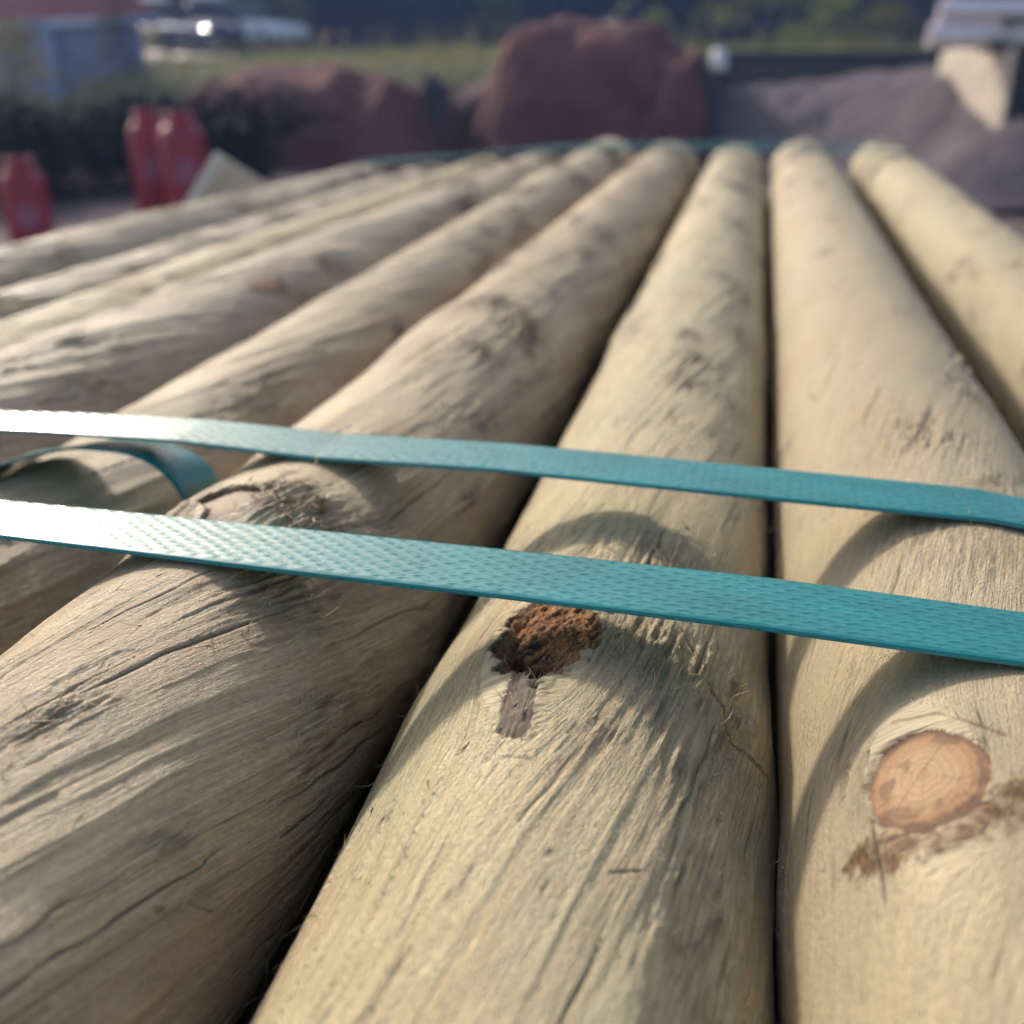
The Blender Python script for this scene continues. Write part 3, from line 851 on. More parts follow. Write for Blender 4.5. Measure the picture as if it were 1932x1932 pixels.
def loop_strap(label, yfun, width, tilt, zlift, fine, group, gap=0.0005):
    ymid = yfun(0.0) * H
    pts = []
    for k in order:
        a, z, r = [float(q) for q in pole_axis(k, ymid)]
        for t in range(0, 360, 4): pts.append((a + (r + gap) * math.sin(R(t)), z + (r + gap) * math.cos(R(t))))
    for (x, z, r) in row2 + row3:
        for t in range(0, 360, 8): pts.append((x * H + (r * H + gap) * math.sin(R(t)), ZT + z * H + (r * H + gap) * math.cos(R(t))))
    hp = np.array(hull(pts))[::-1]                # clockwise seen along +Y: left to right over the top
    i0 = int(np.argmin(hp[:, 0])); hp = np.roll(hp, -i0, 0)
    hc = np.concatenate([hp, hp[:1]])
    L = np.concatenate([[0], np.cumsum(np.linalg.norm(np.diff(hc, axis=0), axis=1))])
    # dense samples where the lens sees the top
    s = 0.0; out = []
    while s < L[-1]:
        x = np.interp(s, L, hc[:, 0]); z = np.interp(s, L, hc[:, 1])
        out.append(s)
        s += fine if (-0.24 < x < 0.12 and z > ZT - 0.03) else 0.004
    us = np.array(out)
    x = np.interp(us, L, hc[:, 0]); z = np.interp(us, L, hc[:, 1])
    topw = sstep(-0.35, -0.02, (z - ZT))          # only the top run wanders and twists
    y = np.array([yfun(a / H) for a in x]) * H * topw + ymid * (1 - topw)
    z = z + np.array([zlift(a / H) for a in x]) * H * topw
    t2 = np.stack([np.roll(x, -1) - np.roll(x, 1), np.roll(z, -1) - np.roll(z, 1)], -1)
    t2 /= np.linalg.norm(t2, axis=1)[:, None] + 1e-12
    nrm2 = np.stack([-t2[:, 1], t2[:, 0]], -1)
    if (nrm2[len(us) // 4] @ (np.array([x[len(us) // 4], z[len(us) // 4]]) - hp.mean(0))) < 0: nrm2 = -nrm2
    tl = np.array([tilt(a / H) for a in x]) * topw
    N0 = np.stack([nrm2[:, 0], 0 * x, nrm2[:, 1]], -1)
    Wv = np.array([0, 1.0, 0])[None, :] * np.cos(tl)[:, None] + N0 * np.sin(tl)[:, None]
    Nn = N0 * np.cos(tl)[:, None] - np.array([0, 1.0, 0])[None, :] * np.sin(tl)[:, None]
    C = np.stack([x, y, z], -1)
    w = width * H / 2
    return ribbon('strap', C - Wv * w, C + Wv * w, Nn, 96 if fine < .001 else 8, 0.0008, label, 'strap', group, us, closed=True, emboss=0.00018 if fine < .001 else 0)


GS = 'green straps bound round the pole bundle'
lin = lambda xs, vs: (lambda a: float(np.interp(a, xs, vs)))
loop_strap('taut teal green strap nearest the lens, crossing just above the crumbled knot', lin([-1.7, -.42, .1, .57, 1.0], [1.885, 1.865, 1.85, 1.815, 1.79]), 0.213,
           lin([-1.7, -0.9, 0.2, .7], [R(-5), R(-1), 0, R(-2.5)]), lin([0, 1], [0, 0]), 0.00042, GS)
loop_strap('thinner looking teal strap behind the nearest one, resting on the loose tail', lin([-2.1, -.6, .1, .72, 1.2], [2.47, 2.53, 2.49, 2.455, 2.42]), 0.205,
           lin([-2.2, -1.2, -0.7, 0.2, .7], [R(-5), R(-0.5), 0, 0, R(-1.5)]), lin([-2.7, -1.9, -1.5, -1.1], [0, .022, .022, 0]), 0.00045, GS)
loop_strap('blurred green strap across the far tips, the nearer of the far two', lin([-4, 2], [13.0, 13.0]), 0.2, lin([0, 1], [0, 0]), lin([0, 1], [0, 0]), 0.003, GS, .001)
loop_strap('blurred green strap across the far tips, close to the sawn ends', lin([-4, 2], [12.7, 14.45]), 0.2, lin([0, 1], [0, 0]), lin([0, 1], [.01, .01]), 0.003, GS, .001)

# loose tail arching up in the gap left of the shaggy knot
near = np.array([(-2.30, -.30), (-2.24, -.20), (-2.12, -.105), (-1.95, -.045), (-1.80, -.008), (-1.63, -.010), (-1.545, -.045), (-1.495, -.105), (-1.475, -.17), (-1.50, -.25), (-1.53, -.31)])
far = near + np.array([0.015, -0.045]); far[:3] += (0, .03)
tpar = np.concatenate([[0], np.cumsum(np.linalg.norm(np.diff(near, axis=0), axis=1))])
tq = np.linspace(0, tpar[-1], 420)


def smooth_curve(c):
    x = np.interp(tq, tpar, c[:, 0]); z = np.interp(tq, tpar, c[:, 1])
    k = np.hanning(61); k /= k.sum()
    xp = np.concatenate([np.full(30, x[0]), x, np.full(30, x[-1])]); zp = np.concatenate([np.full(30, z[0]), z, np.full(30, z[-1])])
    return np.convolve(xp, k, 'valid'), np.convolve(zp, k, 'valid')


nx_, nz_ = smooth_curve(near); fx_, fz_ = smooth_curve(far)
for ar_x, ar_z in ((nx_, nz_), (fx_, fz_)):       # keep clear of the pole under it
    for key in ('P6', 'P5', 'B'):
        px_, pz_, pr_ = POLES[key][:3]
        d_ = np.hypot(ar_x - px_, ar_z - pz_); k_ = np.maximum(1, (pr_ + .016) / d_)
        ar_x[:] = px_ + (ar_x - px_) * k_; ar_z[:] = pz_ + (ar_z - pz_) * k_
C0 = np.stack([nx_ * H, np.full(420, 2.375 * H), ZT + nz_ * H], -1)
C1 = np.stack([fx_ * H, np.full(420, 2.58 * H), ZT + fz_ * H], -1)
tn = np.gradient(C0, axis=0); Nn = np.cross(tn, C1 - C0); Nn /= np.linalg.norm(Nn, axis=1)[:, None]
if Nn[210][2] < 0: Nn = -Nn
ribbon('strap_tail', C0, C1, Nn, 50, 0.0007, 'loose teal strap tail arched into a loop under the farther strap', 'strap', None, tq * H)

# ------------------------------------------------------------------ ground
def zg(x, y):
    x = np.asarray(x, float); y = np.asarray(y, float)
    f = sstep(-0.76, -0.60, x / np.maximum(y, 1))
    bank = 1.05 * sstep(15.6, 19.0, y) + 0.02 * np.clip(y - 19, 0, 60)
    low = 0.25 * sstep(16, 22, y) + 0.02 * np.clip(y - 22, 0, 60)
    bank = bank - .85 * np.exp(-((x + 14.0) ** 2 + (y - 22.8) ** 2) / 9.0)
    return bank * f + low * (1 - f) + 0.02 * fbm(x / 1.3, y / 1.3, 3, 3) * sstep(2, 4, np.hypot(x, y))


def ground_mat():
    t = NT('yard_ground_earth')
    p = t.node('ShaderNodeNewGeometry').outputs['Position']
    n1 = t.noise(p, 1.3, 5, .6); n2 = t.noise(p, 14, 5, .65); n3 = t.noise(p, 45, 3, .6)
    earth = t.mix(t.ramp(n1, [(.35, 0), (.65, 1)]), (0.135, 0.085, 0.080), (0.19, 0.130, 0.120))
    earth = t.mix(1, earth, t.ramp(n2, [(.3, .6), (.7, 1.2)]), 'MULTIPLY')
    earth = t.mix(1, earth, t.ramp(n3, [(.3, .7), (.7, 1.15)]), 'MULTIPLY')
    grass = t.mix(n2, (0.08, 0.095, 0.032), (0.15, 0.145, 0.06))
    sx = t.node('ShaderNodeSeparateXYZ'); t.l.new(p, sx.inputs[0])
    f = t.ramp(t.math('MULTIPLY', t.math('ADD', sx.outputs[1], t.math('MULTIPLY', n1, 1.2)), 0.01), [(.158, 0), (.172, 1)])
    t.set(t.p.inputs['Base Color'], t.mix(f, earth, grass))
    t.p.inputs['Roughness'].default_value = .95
    t.l.new(t.bump(t.math('ADD', n2, n3), .8, .03), t.p.inputs['Normal'])
    return t.m


gx = np.concatenate([-np.geomspace(300, 14, 30), np.linspace(-13.5, 13.5, 110), np.geomspace(14, 300, 30)])
gy = np.concatenate([np.linspace(-60, -4, 12), np.linspace(-3, 40, 200), np.geomspace(42, 600, 30)])
GX, GY = np.meshgrid(gx, gy, indexing='ij')
GZ = zg(GX, GY)
# wheel ruts on the track to the right
rut = np.exp(-((GX - 3.2 - 0.25 * (GY - 7)) / .25) ** 2) + np.exp(-((GX - 4.5 - 0.25 * (GY - 7)) / .25) ** 2)
GZ = GZ - 0.06 * rut * sstep(3, 5, GY) * sstep(13, 11, GY)
I = np.arange(GX.size).reshape(GX.shape)
Q = np.stack([I[:-1, :-1], I[1:, :-1], I[1:, 1:], I[:-1, 1:]], -1).reshape(-1, 4)
o = mesh_np('ground', np.stack([GX, GY, GZ], -1).reshape(-1, 3), Q, ground_mat()); o['kind'] = 'structure'


# ------------------------------------------------------------------ heaps
def soil_mat(name, a, b):
    t = NT(name)
    p = t.node('ShaderNodeNewGeometry').outputs['Position']
    n1 = t.noise(p, 2.2, 5, .6); n2 = t.noise(p, 18, 5, .7)
    c = t.mix(t.ramp(n1, [(.35, 0), (.65, 1)]), a, b)
    c = t.mix(1, c, t.ramp(n2, [(.3, .6), (.7, 1.2)]), 'MULTIPLY')
    t.set(t.p.inputs['Base Color'], c); t.p.inputs['Roughness'].default_value = .95
    t.l.new(t.bump(n2, .9, .04), t.p.inputs['Normal'])
    return t.m


RED = soil_mat('red_brown_soil', (0.13, 0.043, 0.040), (0.24, 0.088, 0.070))
PINK = soil_mat('pale_red_sand', (0.14, 0.075, 0.065), (0.20, 0.11, 0.09))
GREY = soil_mat('grey_gravel', (0.10, 0.080, 0.088), (0.16, 0.122, 0.125))


def heap(name, fn, x0, x1, y0, y1, nx, ny, mat, label):
    xs = np.linspace(x0, x1, nx); ys = np.linspace(y0, y1, ny)
    X, Y = np.meshgrid(xs, ys, indexing='ij')
    Z = fn(X, Y)
    Zb = zg(X, Y) - 0.12
    Z = np.maximum(Z, Zb)
    I = np.arange(X.size).reshape(X.shape)
    Q = np.stack([I[:-1, :-1], I[1:, :-1], I[1:, 1:], I[:-1, 1:]], -1).reshape(-1, 4)
    o = mesh_np(name, np.stack([X, Y, Z], -1).reshape(-1, 3), Q, mat)
    return tag(o, label, name.replace('_', ' '))


def dome(cx, cy, rx, ry, hh, p, seed, skew=0.0, step_=0.0):
    def f(X, Y):
        a = (X - cx) / rx; b = (Y - cy + step_ * sstep(cx + .40 * rx, cx + .80 * rx, X - .12 * fbm(X / .5, Y / .5, seed + 2, 2))) / ry
        r = np.maximum((np.abs(a) ** p + np.abs(b) ** p) ** (1 / p), .001)
        r = r + 0.13 * fbm(X / .55, Y / .7, seed, 4)
        z = hh * np.clip(1 - np.clip(r, 0, 1.2) ** 4.2, -.2, 1) * (1 + skew * a)
        rid = .40 * np.exp(-((X - cx - rx * .98 + .55 * np.clip(cy - .4 - Y, 0, 2)) / .26) ** 2) * sstep(cy - ry * 1.25, cy - ry * .5, Y)
        z = z + rid * hh * .55 + .16 * fbm(X / .9, Y / .9, seed + 9, 3)
        return z + 0.10 * fbm(X / .30, Y / .35, seed + 3, 4) + .03 * fbm(X / .09, Y / .09, seed + 5, 3)
    return f


c = pt(600, 250, 13.6); heap('soil_heap', dome(c[0], c[1], 1.72, 1.5, 1.00, 4.2, 5, .05, .18), c[0] - 2.0, c[0] + 1.78, c[1] - 2.1, c[1] + 2, 90, 90, RED, 'flat topped red brown soil heap behind the pale board corner')
c = pt(1128, 250, 13.6); heap('soil_heap', dome(c[0], c[1], 1.52, 1.5, 1.52, 3.0, 15, -.02, .5), c[0] - 2.0, c[0] + 1.42, c[1] - 2.1, c[1] + 2, 90, 90, RED, 'tall rounded dark red soil heap, highest of the heaps')
c = pt(905, 250, 14.2); heap('sand_heap', dome(c[0], c[1], .62, 1.0, .92, 2.0, 25, .18), c[0] - .66, c[0] + .7, c[1] - 1.2, c[1] + 1.0, 60, 60, PINK, 'small pinkish sand heap squeezed in the bay between two soil heaps')

a = pt(1352, 250, 13); b = pt(1990, 250, 11)
def gfun(X, Y):
    rx = (X - a[0])
    top = 0.90 + 0.10 * np.clip(rx, 0, 6) 
    fr = sstep(10.2, 13.9, Y + 0.18 * fbm(X / .8, Y / .8, 31, 3) + 1.3 * np.clip(rx - 1.2, 0, 1.9))
    z = top * fr - 0.10
    z = np.where(Y > 13.9, z - 0.15 * (Y - 13.9), z)
    bx = pt(1790, 200, 11.6)
    z = z + .12 * np.exp(-((X - bx[0]) / .55) ** 2 - ((Y - bx[1]) / .9) ** 2)
    fx_ = pt(1895, 250, 9.9)
    z = z + .36 * np.exp(-((X - fx_[0]) / .75) ** 2 - ((Y - fx_[1]) / .7) ** 2)
    return z + .07 * fbm(X / .4, Y / .4, 33, 4) + .02 * fbm(X / .08, Y / .08, 35, 3)
heap('gravel_heap', gfun, a[0], a[0] + 6.5, 9.0, 15.2, 130, 120, GREY, 'long grey gravel heap rising towards the pale concrete block')

# ------------------------------------------------------------------ bay walls, post, block stack and pipes
darkwall = plain('dark_sleeper_wall', (0.035, 0.037, 0.048), .8, var=.3, scale=3, bump=.3, bdist=.01)
pale = plain('pale_concrete', (0.50, 0.42, 0.33), .85, var=.22, scale=3.5, bump=.4, bdist=.01)
black = plain('block_front_shade', (0.012, 0.012, 0.016), .7, var=.3)  # near-black colour for the shade on the block's front
white = plain('white_paint', (0.80, 0.78, 0.76), .45, var=.06)


def wall(name, p, q, h_, th, mat, label, planks=4):
    p = Vector((p[0], p[1], 0)); q = Vector((q[0], q[1], 0)); d = q - p; ang = math.atan2(d.y, d.x)
    zz = min(float(zg(p.x, p.y)), float(zg(q.x, q.y))) - .02
    mid = (p + q) / 2
    root = empty(name, (mid.x, mid.y, zz), label, 'wall', None, ang)
    mb = MB(); ph = h_ / planks
    for k in range(planks): mb.box((0, 0, ph * (k + .5)), (d.length - .02, th * (1 - .03 * (k % 2)), ph - .012), bev=.008)
    mb.build('planks', mat, root)
    for sx in (-1, 1):
        mb = MB(); mb.box((sx * (d.length / 2 - .04), 0, h_ / 2 + .02), (.10, th + .06, h_ + .04), bev=.008)
        mb.build('post', mat, root)
    return root


wall('bay_wall', pt(820, 250, 12.4)[:2], pt(817, 250, 15.0)[:2], 0.92, .14, darkwall, 'dark sleeper partition between the flat soil heap and the sand heap')
wall('bay_wall', pt(830, 250, 15.2)[:2], pt(960, 250, 15.2)[:2], 0.82, .14, darkwall, 'dark low back wall of the narrow bay behind the sand heap')
wall('bay_wall', pt(1337, 250, 12.4)[:2], pt(1331, 250, 15.0)[:2], 1.14, .16, darkwall, 'dark sleeper partition between the tall soil heap and the gravel')
wall('bay_wall', pt(1345, 250, 15.5)[:2], pt(1760, 250, 15.0)[:2], 1.26, .16, darkwall, 'long dark back wall behind the grey gravel heap', 5)
P = pt(1346, 250, 12.1)
r_ = empty('marker_post', (P[0], P[1], 0), 'thin dark post with a bright white cap at the bay corner', 'post')
mb = MB(); mb.tube((0, 0, 0), (0, 0, 1.08), .04, .04); mb.build('shaft', darkwall, r_)
mb = MB(); mb.lathe((0, 0, 1.08), [(0, -.06), (.075, -.06), (.085, 0), (.08, .1), (.05, .15), (0, .16)]); mb.build('cap', white, r_, True)

fr = pt(1890, 235, 10.3)                       # front left foot of the block
rec = Vector((math.sin(R(-10)), math.cos(R(-10)), 0)); side = Vector((math.sin(R(80)), math.cos(R(80)), 0))
ang = math.atan2(side.y, side.x)
zbase = 0.40; ztop = 1.22
cen = Vector((fr[0], fr[1], 0)) + rec * .95 + side * .62
r_ = empty('concrete_block', (cen.x, cen.y, zbase), 'pale interlocking concrete block, sunlit on one side, carrying grey pipes', 'concrete block', None, ang)
mb = MB(); mb.box((0, 0, (ztop - zbase) / 2), (1.24, 1.90, ztop - zbase), bev=.035); mb.build('body', pale, r_)
mb = MB()
for sx in (-.3, .3): mb.box((sx, -.05, ztop - zbase + .02), (.26, .8, .036), bev=.015)
mb.build('key_studs', pale, r_)
mb = MB(); mb.box((0.02, -.975, .43), (1.26, .045, .86), bev=.01); mb.build('shade_facing', black, r_)  # thin black sheet added as the shade on the block's front
tm = plain('dark_spacer_timber', (0.05, .045, .045), .8)
pipe_m = plain('pale_grey_pipe_plastic', (0.86, 0.76, 0.74), .5, var=.05)
pdir = Vector((math.sin(R(86)), math.cos(R(86)), 0))


def pipe(c0, rad, ln, label):
    r_ = empty('drain_pipe', tuple(c0), label, 'pipe', 'pale grey pipes stacked on the concrete block')
    L = pdir * ln; n = 24; mb = MB()
    q = pdir.to_track_quat('Z', 'Y').to_matrix()
    v = []; f = []
    for (t, rr2) in ((0, rad * 1.0), (.02, rad * 1.08), (.16, rad * 1.08), (.2, rad), (ln, rad), (ln, rad * .86), (0.01, rad * .86), (0, rad)):
        for k in range(n):
            a_ = 2 * math.pi * k / n
            v.append(tuple(pdir * t + q @ Vector((rr2 * math.cos(a_), rr2 * math.sin(a_), 0))))
    for i in range(7):
        for k in range(n): f.append((i * n + k, i * n + (k + 1) % n, (i + 1) * n + (k + 1) % n, (i + 1) * n + k))
    mb.add(v, f); mb.build('pipe_barrel', pipe_m, r_, True)
    return r_


def bearer(c0, label):
    mb = MB(); mb.box((0, 0, 0), (.09, .7, .07), ang, bev=.006)
    o = mb.build('timber_spacer', tm); o.location = tuple(c0)
    return tag(o, label, 'timber')


lp = pt(1752, 66, 10.7); up = pt(1772, 19, 10.7)
pipe(lp, .094, 3.2, 'lower pale grey pipe lying on the concrete block')
pipe(up, .084, 3.2, 'upper pale grey pipe stacked above the other pipe')
p0 = Vector((lp[0], lp[1], 0)) + pdir * .55
bearer((p0.x, p0.y, (ztop + .04 + lp[2] - .094) / 2 + .0), 'dark timber spacer between concrete block and lower pipe')
bearer((p0.x + .1, p0.y, (lp[2] + .094 + up[2] - .084) / 2), 'dark timber spacer between the two stacked pipes')

# ------------------------------------------------------------------ gas cylinders and board
red = NT('red_cylinder_paint')
tc = red.node('ShaderNodeTexCoord').outputs['Object']
red.set(red.p.inputs['Base Color'], red.ramp(red.noise(tc, 7, 5, .6), [(.3, (.26, .010, .020)), (.7, (.36, .016, .030))]))
red.p.inputs['Roughness'].default_value = .42
RED_P = red.m
lab = plain('faded_label_paper', (0.34, .10, .15), .6, var=.2)
brass = plain('brass_valve', (.45, .33, .12), .4, 1.0)


def cylinder(loc, rad, hh, label, rz):
    r_ = empty('gas_cylinder', loc, label, 'gas cylinder', 'red gas cylinders behind the pole bundle', rz)
    mb = MB(); s = rad
    mb.lathe((0, 0, 0), [(s * .8, 0), (s * .86, .01), (s * .86, .05), (s * .96, .07), (s, .12), (s, hh * .78), (s * .95, hh * .83), (s * .78, hh * .88), (s * .45, hh * .91), (0, hh * .915)], 36)
    mb.build('body', RED_P, r_, True)
    mb = MB()
    mb.lathe((0, 0, hh * .875), [(s * .60, 0), (s * .62, .02), (s * .60, hh * .125), (s * .57, hh * .125), (s * .55, .02), (s * .58, 0)], 36)
    mb.build('collar', RED_P, r_, True)
    mb = MB(); mb.tube((0, 0, hh * .9), (0, 0, hh * .97), .022, .018); mb.tube((-.03, 0, hh * .95), (.05, 0, hh * .95), .014); mb.build('valve', brass, r_)
    mb = MB(); v = []; f = []; n = 9
    for k in range(n):
        t = -.5 + k / (n - 1)
        for z in (hh * .42, hh * .62): v.append(((s + .003) * math.sin(t), -(s + .003) * math.cos(t), z))
    for k in range(n - 1): f.append((2 * k, 2 * k + 2, 2 * k + 3, 2 * k + 1))
    mb.add(v, f); mb.build('paper_label', lab, r_, True)


for (u, d, rad, hh, lb) in ((290, 8.35, .142, .80, 'tall red gas cylinder, the left of the touching pair'), (351, 7.95, .158, .80, 'tall red gas cylinder, right of the pair beside the board corner'),
                            (31, 6.7, .125, .645, 'short red gas cylinder standing apart at the picture edge')):
    P = pt(u + (hh < .7) * 8, 330, d); z = float(zg(P[0], P[1]))
    cylinder((P[0], P[1], z), rad, hh, lb, math.atan2(P[1], P[0]) - math.pi / 2)

A = Vector(pt(403, 284, 1.5)); B1 = Vector(pt(330, 408, 1.50)); B2 = Vector(pt(520, 340, 1.56))
e1 = (B1 - A).normalized(); e2 = (B2 - A); e2 = (e2 - e1 * e2.dot(e1)).normalized(); e3 = e1.cross(e2)
Lb = (A.z - 0.01) / -e1.z
mb = MB()
Mx = Matrix((e1, e2, e3)).transposed()
board_m = plain('weathered_pale_board', (.50, .46, .37), .75, var=.12, scale=14, bump=.2, bdist=.002)
mb.box(tuple(e1 * (Lb / 2) + e2 * .10 + e3 * .012), (Lb, .20, .022), M=Mx, bev=.002)
o = mb.build('board', board_m); o.location = A
tag(o, 'pale weathered board, one corner poking up beyond the outermost pole', 'board')


# ------------------------------------------------------------------ vegetation
def leaf_mat(name, a, b, trans=.35):
    t = NT(name)
    p = t.node('ShaderNodeNewGeometry').outputs['Position']
    n_ = t.noise(p, 1.7, 3, .6)
    col = t.mix(t.ramp(n_, [(.35, 0), (.65, 1)]), a, b)
    t.set(t.p.inputs['Base Color'], col); t.p.inputs['Roughness'].default_value = .85; t.p.inputs['Specular IOR Level'].default_value = .15
    tr = t.node('ShaderNodeBsdfTranslucent'); t.l.new(col, tr.inputs[0])
    mx = t.node('ShaderNodeMixShader'); mx.inputs[0].default_value = trans
    t.l.new(t.p.outputs[0], mx.inputs[1]); t.l.new(tr.outputs[0], mx.inputs[2])
    t.l.new(mx.outputs[0], t.n['Material Output'].inputs[0])
    return t.m


LM = {'dark': leaf_mat('dark_leaves_blue_shade', (.009, .020, .022), (.020, .038, .036), .08),  # the blue of skylit shade is mixed into this leaf colour
      'olive': leaf_mat('olive_leaves', (.13, .17, .045), (.24, .25, .07), .5),
      'yellow': leaf_mat('yellowing_leaves', (.16, .15, .035), (.26, .21, .05), .35),
      'bramble': leaf_mat('bramble_leaves', (.008, .012, .009), (.026, .022, .014), .05)}
bark = plain('tree_bark', (.07, .055, .045), .9, var=.3)


def leaves(name, blobs, n, size, mat, parent, seed):
    """many small leaf faces scattered through the volume of several blobs (cx,cy,cz,rx,ry,rz)"""
    r = np.random.default_rng(seed)
    vol = np.array([b[3] * b[4] * b[5] for b in blobs]); pick = r.choice(len(blobs), n, p=vol / vol.sum())
    bl = np.array(blobs)[pick]
    d = r.normal(size=(n, 3)); d /= np.linalg.norm(d, axis=1)[:, None]
    rad = r.random(n) ** .45
    P = bl[:, :3] + d * rad[:, None] * bl[:, 3:]
    a = r.normal(size=(n, 3)); a /= np.linalg.norm(a, axis=1)[:, None]
    b = np.cross(a, r.normal(size=(n, 3))); b /= np.linalg.norm(b, axis=1)[:, None]
    s = size * r.uniform(.6, 1.5, n)[:, None]
    V = np.stack([P - a * s, P - b * s * .5, P + a * s, P + b * s * .5], 1).reshape(-1, 3)
    Q = np.arange(n * 4).reshape(n, 4)
    return mesh_np(name, V, Q, mat, parent, smooth=False)


def tree(u, dist, h_, w_, mat, label, seed, nl=2600, base=0.1, name='tree'):
    r = random.Random(seed)
    P = pt(u, 110, dist); z = float(zg(P[0], P[1])) - .05
    root = empty(name, (P[0], P[1], z), label, 'tree' if name == 'tree' else 'bush')
    mb = MB(); tops = []
    cur = Vector((0, 0, 0)); rad = h_ * .022
    for k in range(5):
        nx2 = cur + Vector((r.uniform(-.06, .06) * h_, r.uniform(-.06, .06) * h_, h_ * .17))
        mb.tube(cur, nx2, rad, rad * .78, 8, False); cur = nx2; rad *= .78
        if k > 0:
            for _ in range(2):
                t = r.uniform(0, 6.28); e = cur + Vector((math.cos(t), math.sin(t), .5)) * w_ * r.uniform(.35, .6)
                mb.tube(cur, e, rad * .6, rad * .2, 6, False); tops.append(e)
    mb.build('trunk', bark, root, True)
    blobs = []
    for k in range(11):
        t = r.uniform(0, 6.28); zz = h_ * (base + (1 - base) * (k + .5) / 11)
        env = w_ * (1 - .55 * abs((zz / h_) - .45) * 1.4)
        q = env * r.uniform(.2, .7)
        blobs.append((math.cos(t) * q, math.sin(t) * q, zz, w_ * r.uniform(.3, .55), w_ * r.uniform(.3, .55), h_ * r.uniform(.07, .14)))
    for e in tops[:6]: blobs.append((e.x, e.y, e.z, w_ * .3, w_ * .3, h_ * .08))
    leaves('crown', blobs, nl, h_ * .024, LM[mat], root, seed)


TREES = [(-120, 46, 11, 3.6, 'dark', 'dark broad tree beyond the shed, mostly outside the picture'), (330, 52, 12, 4.2, 'dark', 'dark tree behind the parked cars, left of the tree wall'),
         (270, 40, 6, 2.0, 'yellow', 'yellowing small tree beside the shed roof edge'), (470, 48, 11, 3.4, 'olive', 'olive tree whose trunk rises behind the cars, right of the shed'),
         (590, 50, 13, 4.4, 'dark', 'very dark tree with blue shade in its leaf colour behind the flat topped soil heap'), (740, 53, 14, 4.6, 'dark', 'very dark tree over the right end of the flat soil heap'),
         (860, 50, 13, 4.0, 'dark', 'dark tree standing over the narrow sand bay'), (965, 44, 9, 2.2, 'olive', 'slim olive tree at the left shoulder of the tall soil heap'),
         (1060, 52, 13, 4.4, 'dark', 'dark tree directly above the left slope of the tall soil heap'), (1200, 50, 13, 4.2, 'dark', 'dark tree directly above the right slope of the tall soil heap'),
         (1340, 54, 13, 4.2, 'dark', 'dark tree above the white capped post'), (1480, 52, 12, 4.2, 'dark', 'dark tree behind the sunlit green bush'),
         (1620, 49, 13, 4.4, 'dark', 'dark tree above the long back wall'), (1760, 52, 13, 4.2, 'dark', 'dark tree left of the stacked grey pipes'),
         (1920, 50, 12, 4.4, 'dark', 'dark tree behind the stacked grey pipes'), (2060, 52, 13, 4.4, 'dark', 'dark tree outermost beyond the pipes')]
for k, (u, d, hh, ww, mt, lb) in enumerate(TREES): tree(u, d, hh, ww, mt, lb, 200 + k, 5200 if mt == 'dark' else 2200, 0.02 if mt == 'dark' else .1)
for k, (u, d, hh, ww, mt, lb) in enumerate([(1440, 24, 2.6, 1.5, 'olive', 'sunlit yellow green bush above the gravel bay back wall'), (1560, 26, 1.5, .9, 'olive', 'smaller green bush right of the sunlit bush'),
                                            (1240, 24, 1.0, .5, 'olive', 'small light green bush poking up beside the tall heap'), (1660, 23, 1.1, .8, 'yellow', 'straw coloured scrub bush above the wall end'),
                                            (245, 22, 1.3, .7, 'yellow', 'yellowish bush in front of the shed corner'), (10, 20, 1.7, .9, 'yellow', 'pale autumn bush before the far side of the shed'),
                                            (430, 14.5, 1.0, 1.0, 'bramble', 'dark bush between red cylinders and flat soil heap')]):
    tree(u, d, hh, ww, mt, lb, 400 + k, 1100, .12, 'bush')
wl = np.random.default_rng(77)
blobs = []
for _ in range(260):
    u_ = wl.uniform(-900, 2900); d_ = wl.uniform(58, 70)
    a_ = math.atan2((u_ - CPX) / FPX, math.cos(PITCH)) - YAW
    x_, y_ = d_ * math.sin(a_), d_ * math.cos(a_)
    blobs.append((x_, y_, float(zg(x_, y_)) + wl.uniform(0, 9), wl.uniform(2.5, 4), wl.uniform(2, 3.5), wl.uniform(1.5, 3)))
o = leaves('woodland', blobs, 60000, .46, LM['dark'], None, 78)
tag(o, 'dark far woodland closing the view behind the separate trees', 'woodland', kind='stuff')
# dark bramble hedge behind the cylinders
for k, (u, d, w_, lb) in enumerate([(-60, 10.4, 1.2, 'dark bramble clump behind the short red cylinder'), (90, 10.6, 1.2, 'dark bramble clump between short cylinder and the pair'), (230, 10.8, 1.2, 'dark bramble clump behind the pair of red cylinders'), (370, 11.2, 1.0, 'dark bramble clump at the hedge end near the soil heap')]):
    P = pt(u, 110, d); root = empty('bramble', (P[0], P[1], 0), lb, 'bush')
    blobs = [(random.uniform(-w_, w_) * .8, random.uniform(-.5, .5), random.uniform(.15, .62), .5, .5, .30) for _ in range(12)]
    leaves('foliage', blobs, 2600, .05, LM['bramble'], root, 500 + k)
    mb = MB()
    for _ in range(14):
        x = random.uniform(-w_, w_) * .8; mb.tube((x, random.uniform(-.3, .3), 0), (x + random.uniform(-.3, .3), random.uniform(-.3, .3), random.uniform(.5, .85)), .01, .006, 5)
    mb.build('stems', bark, root)

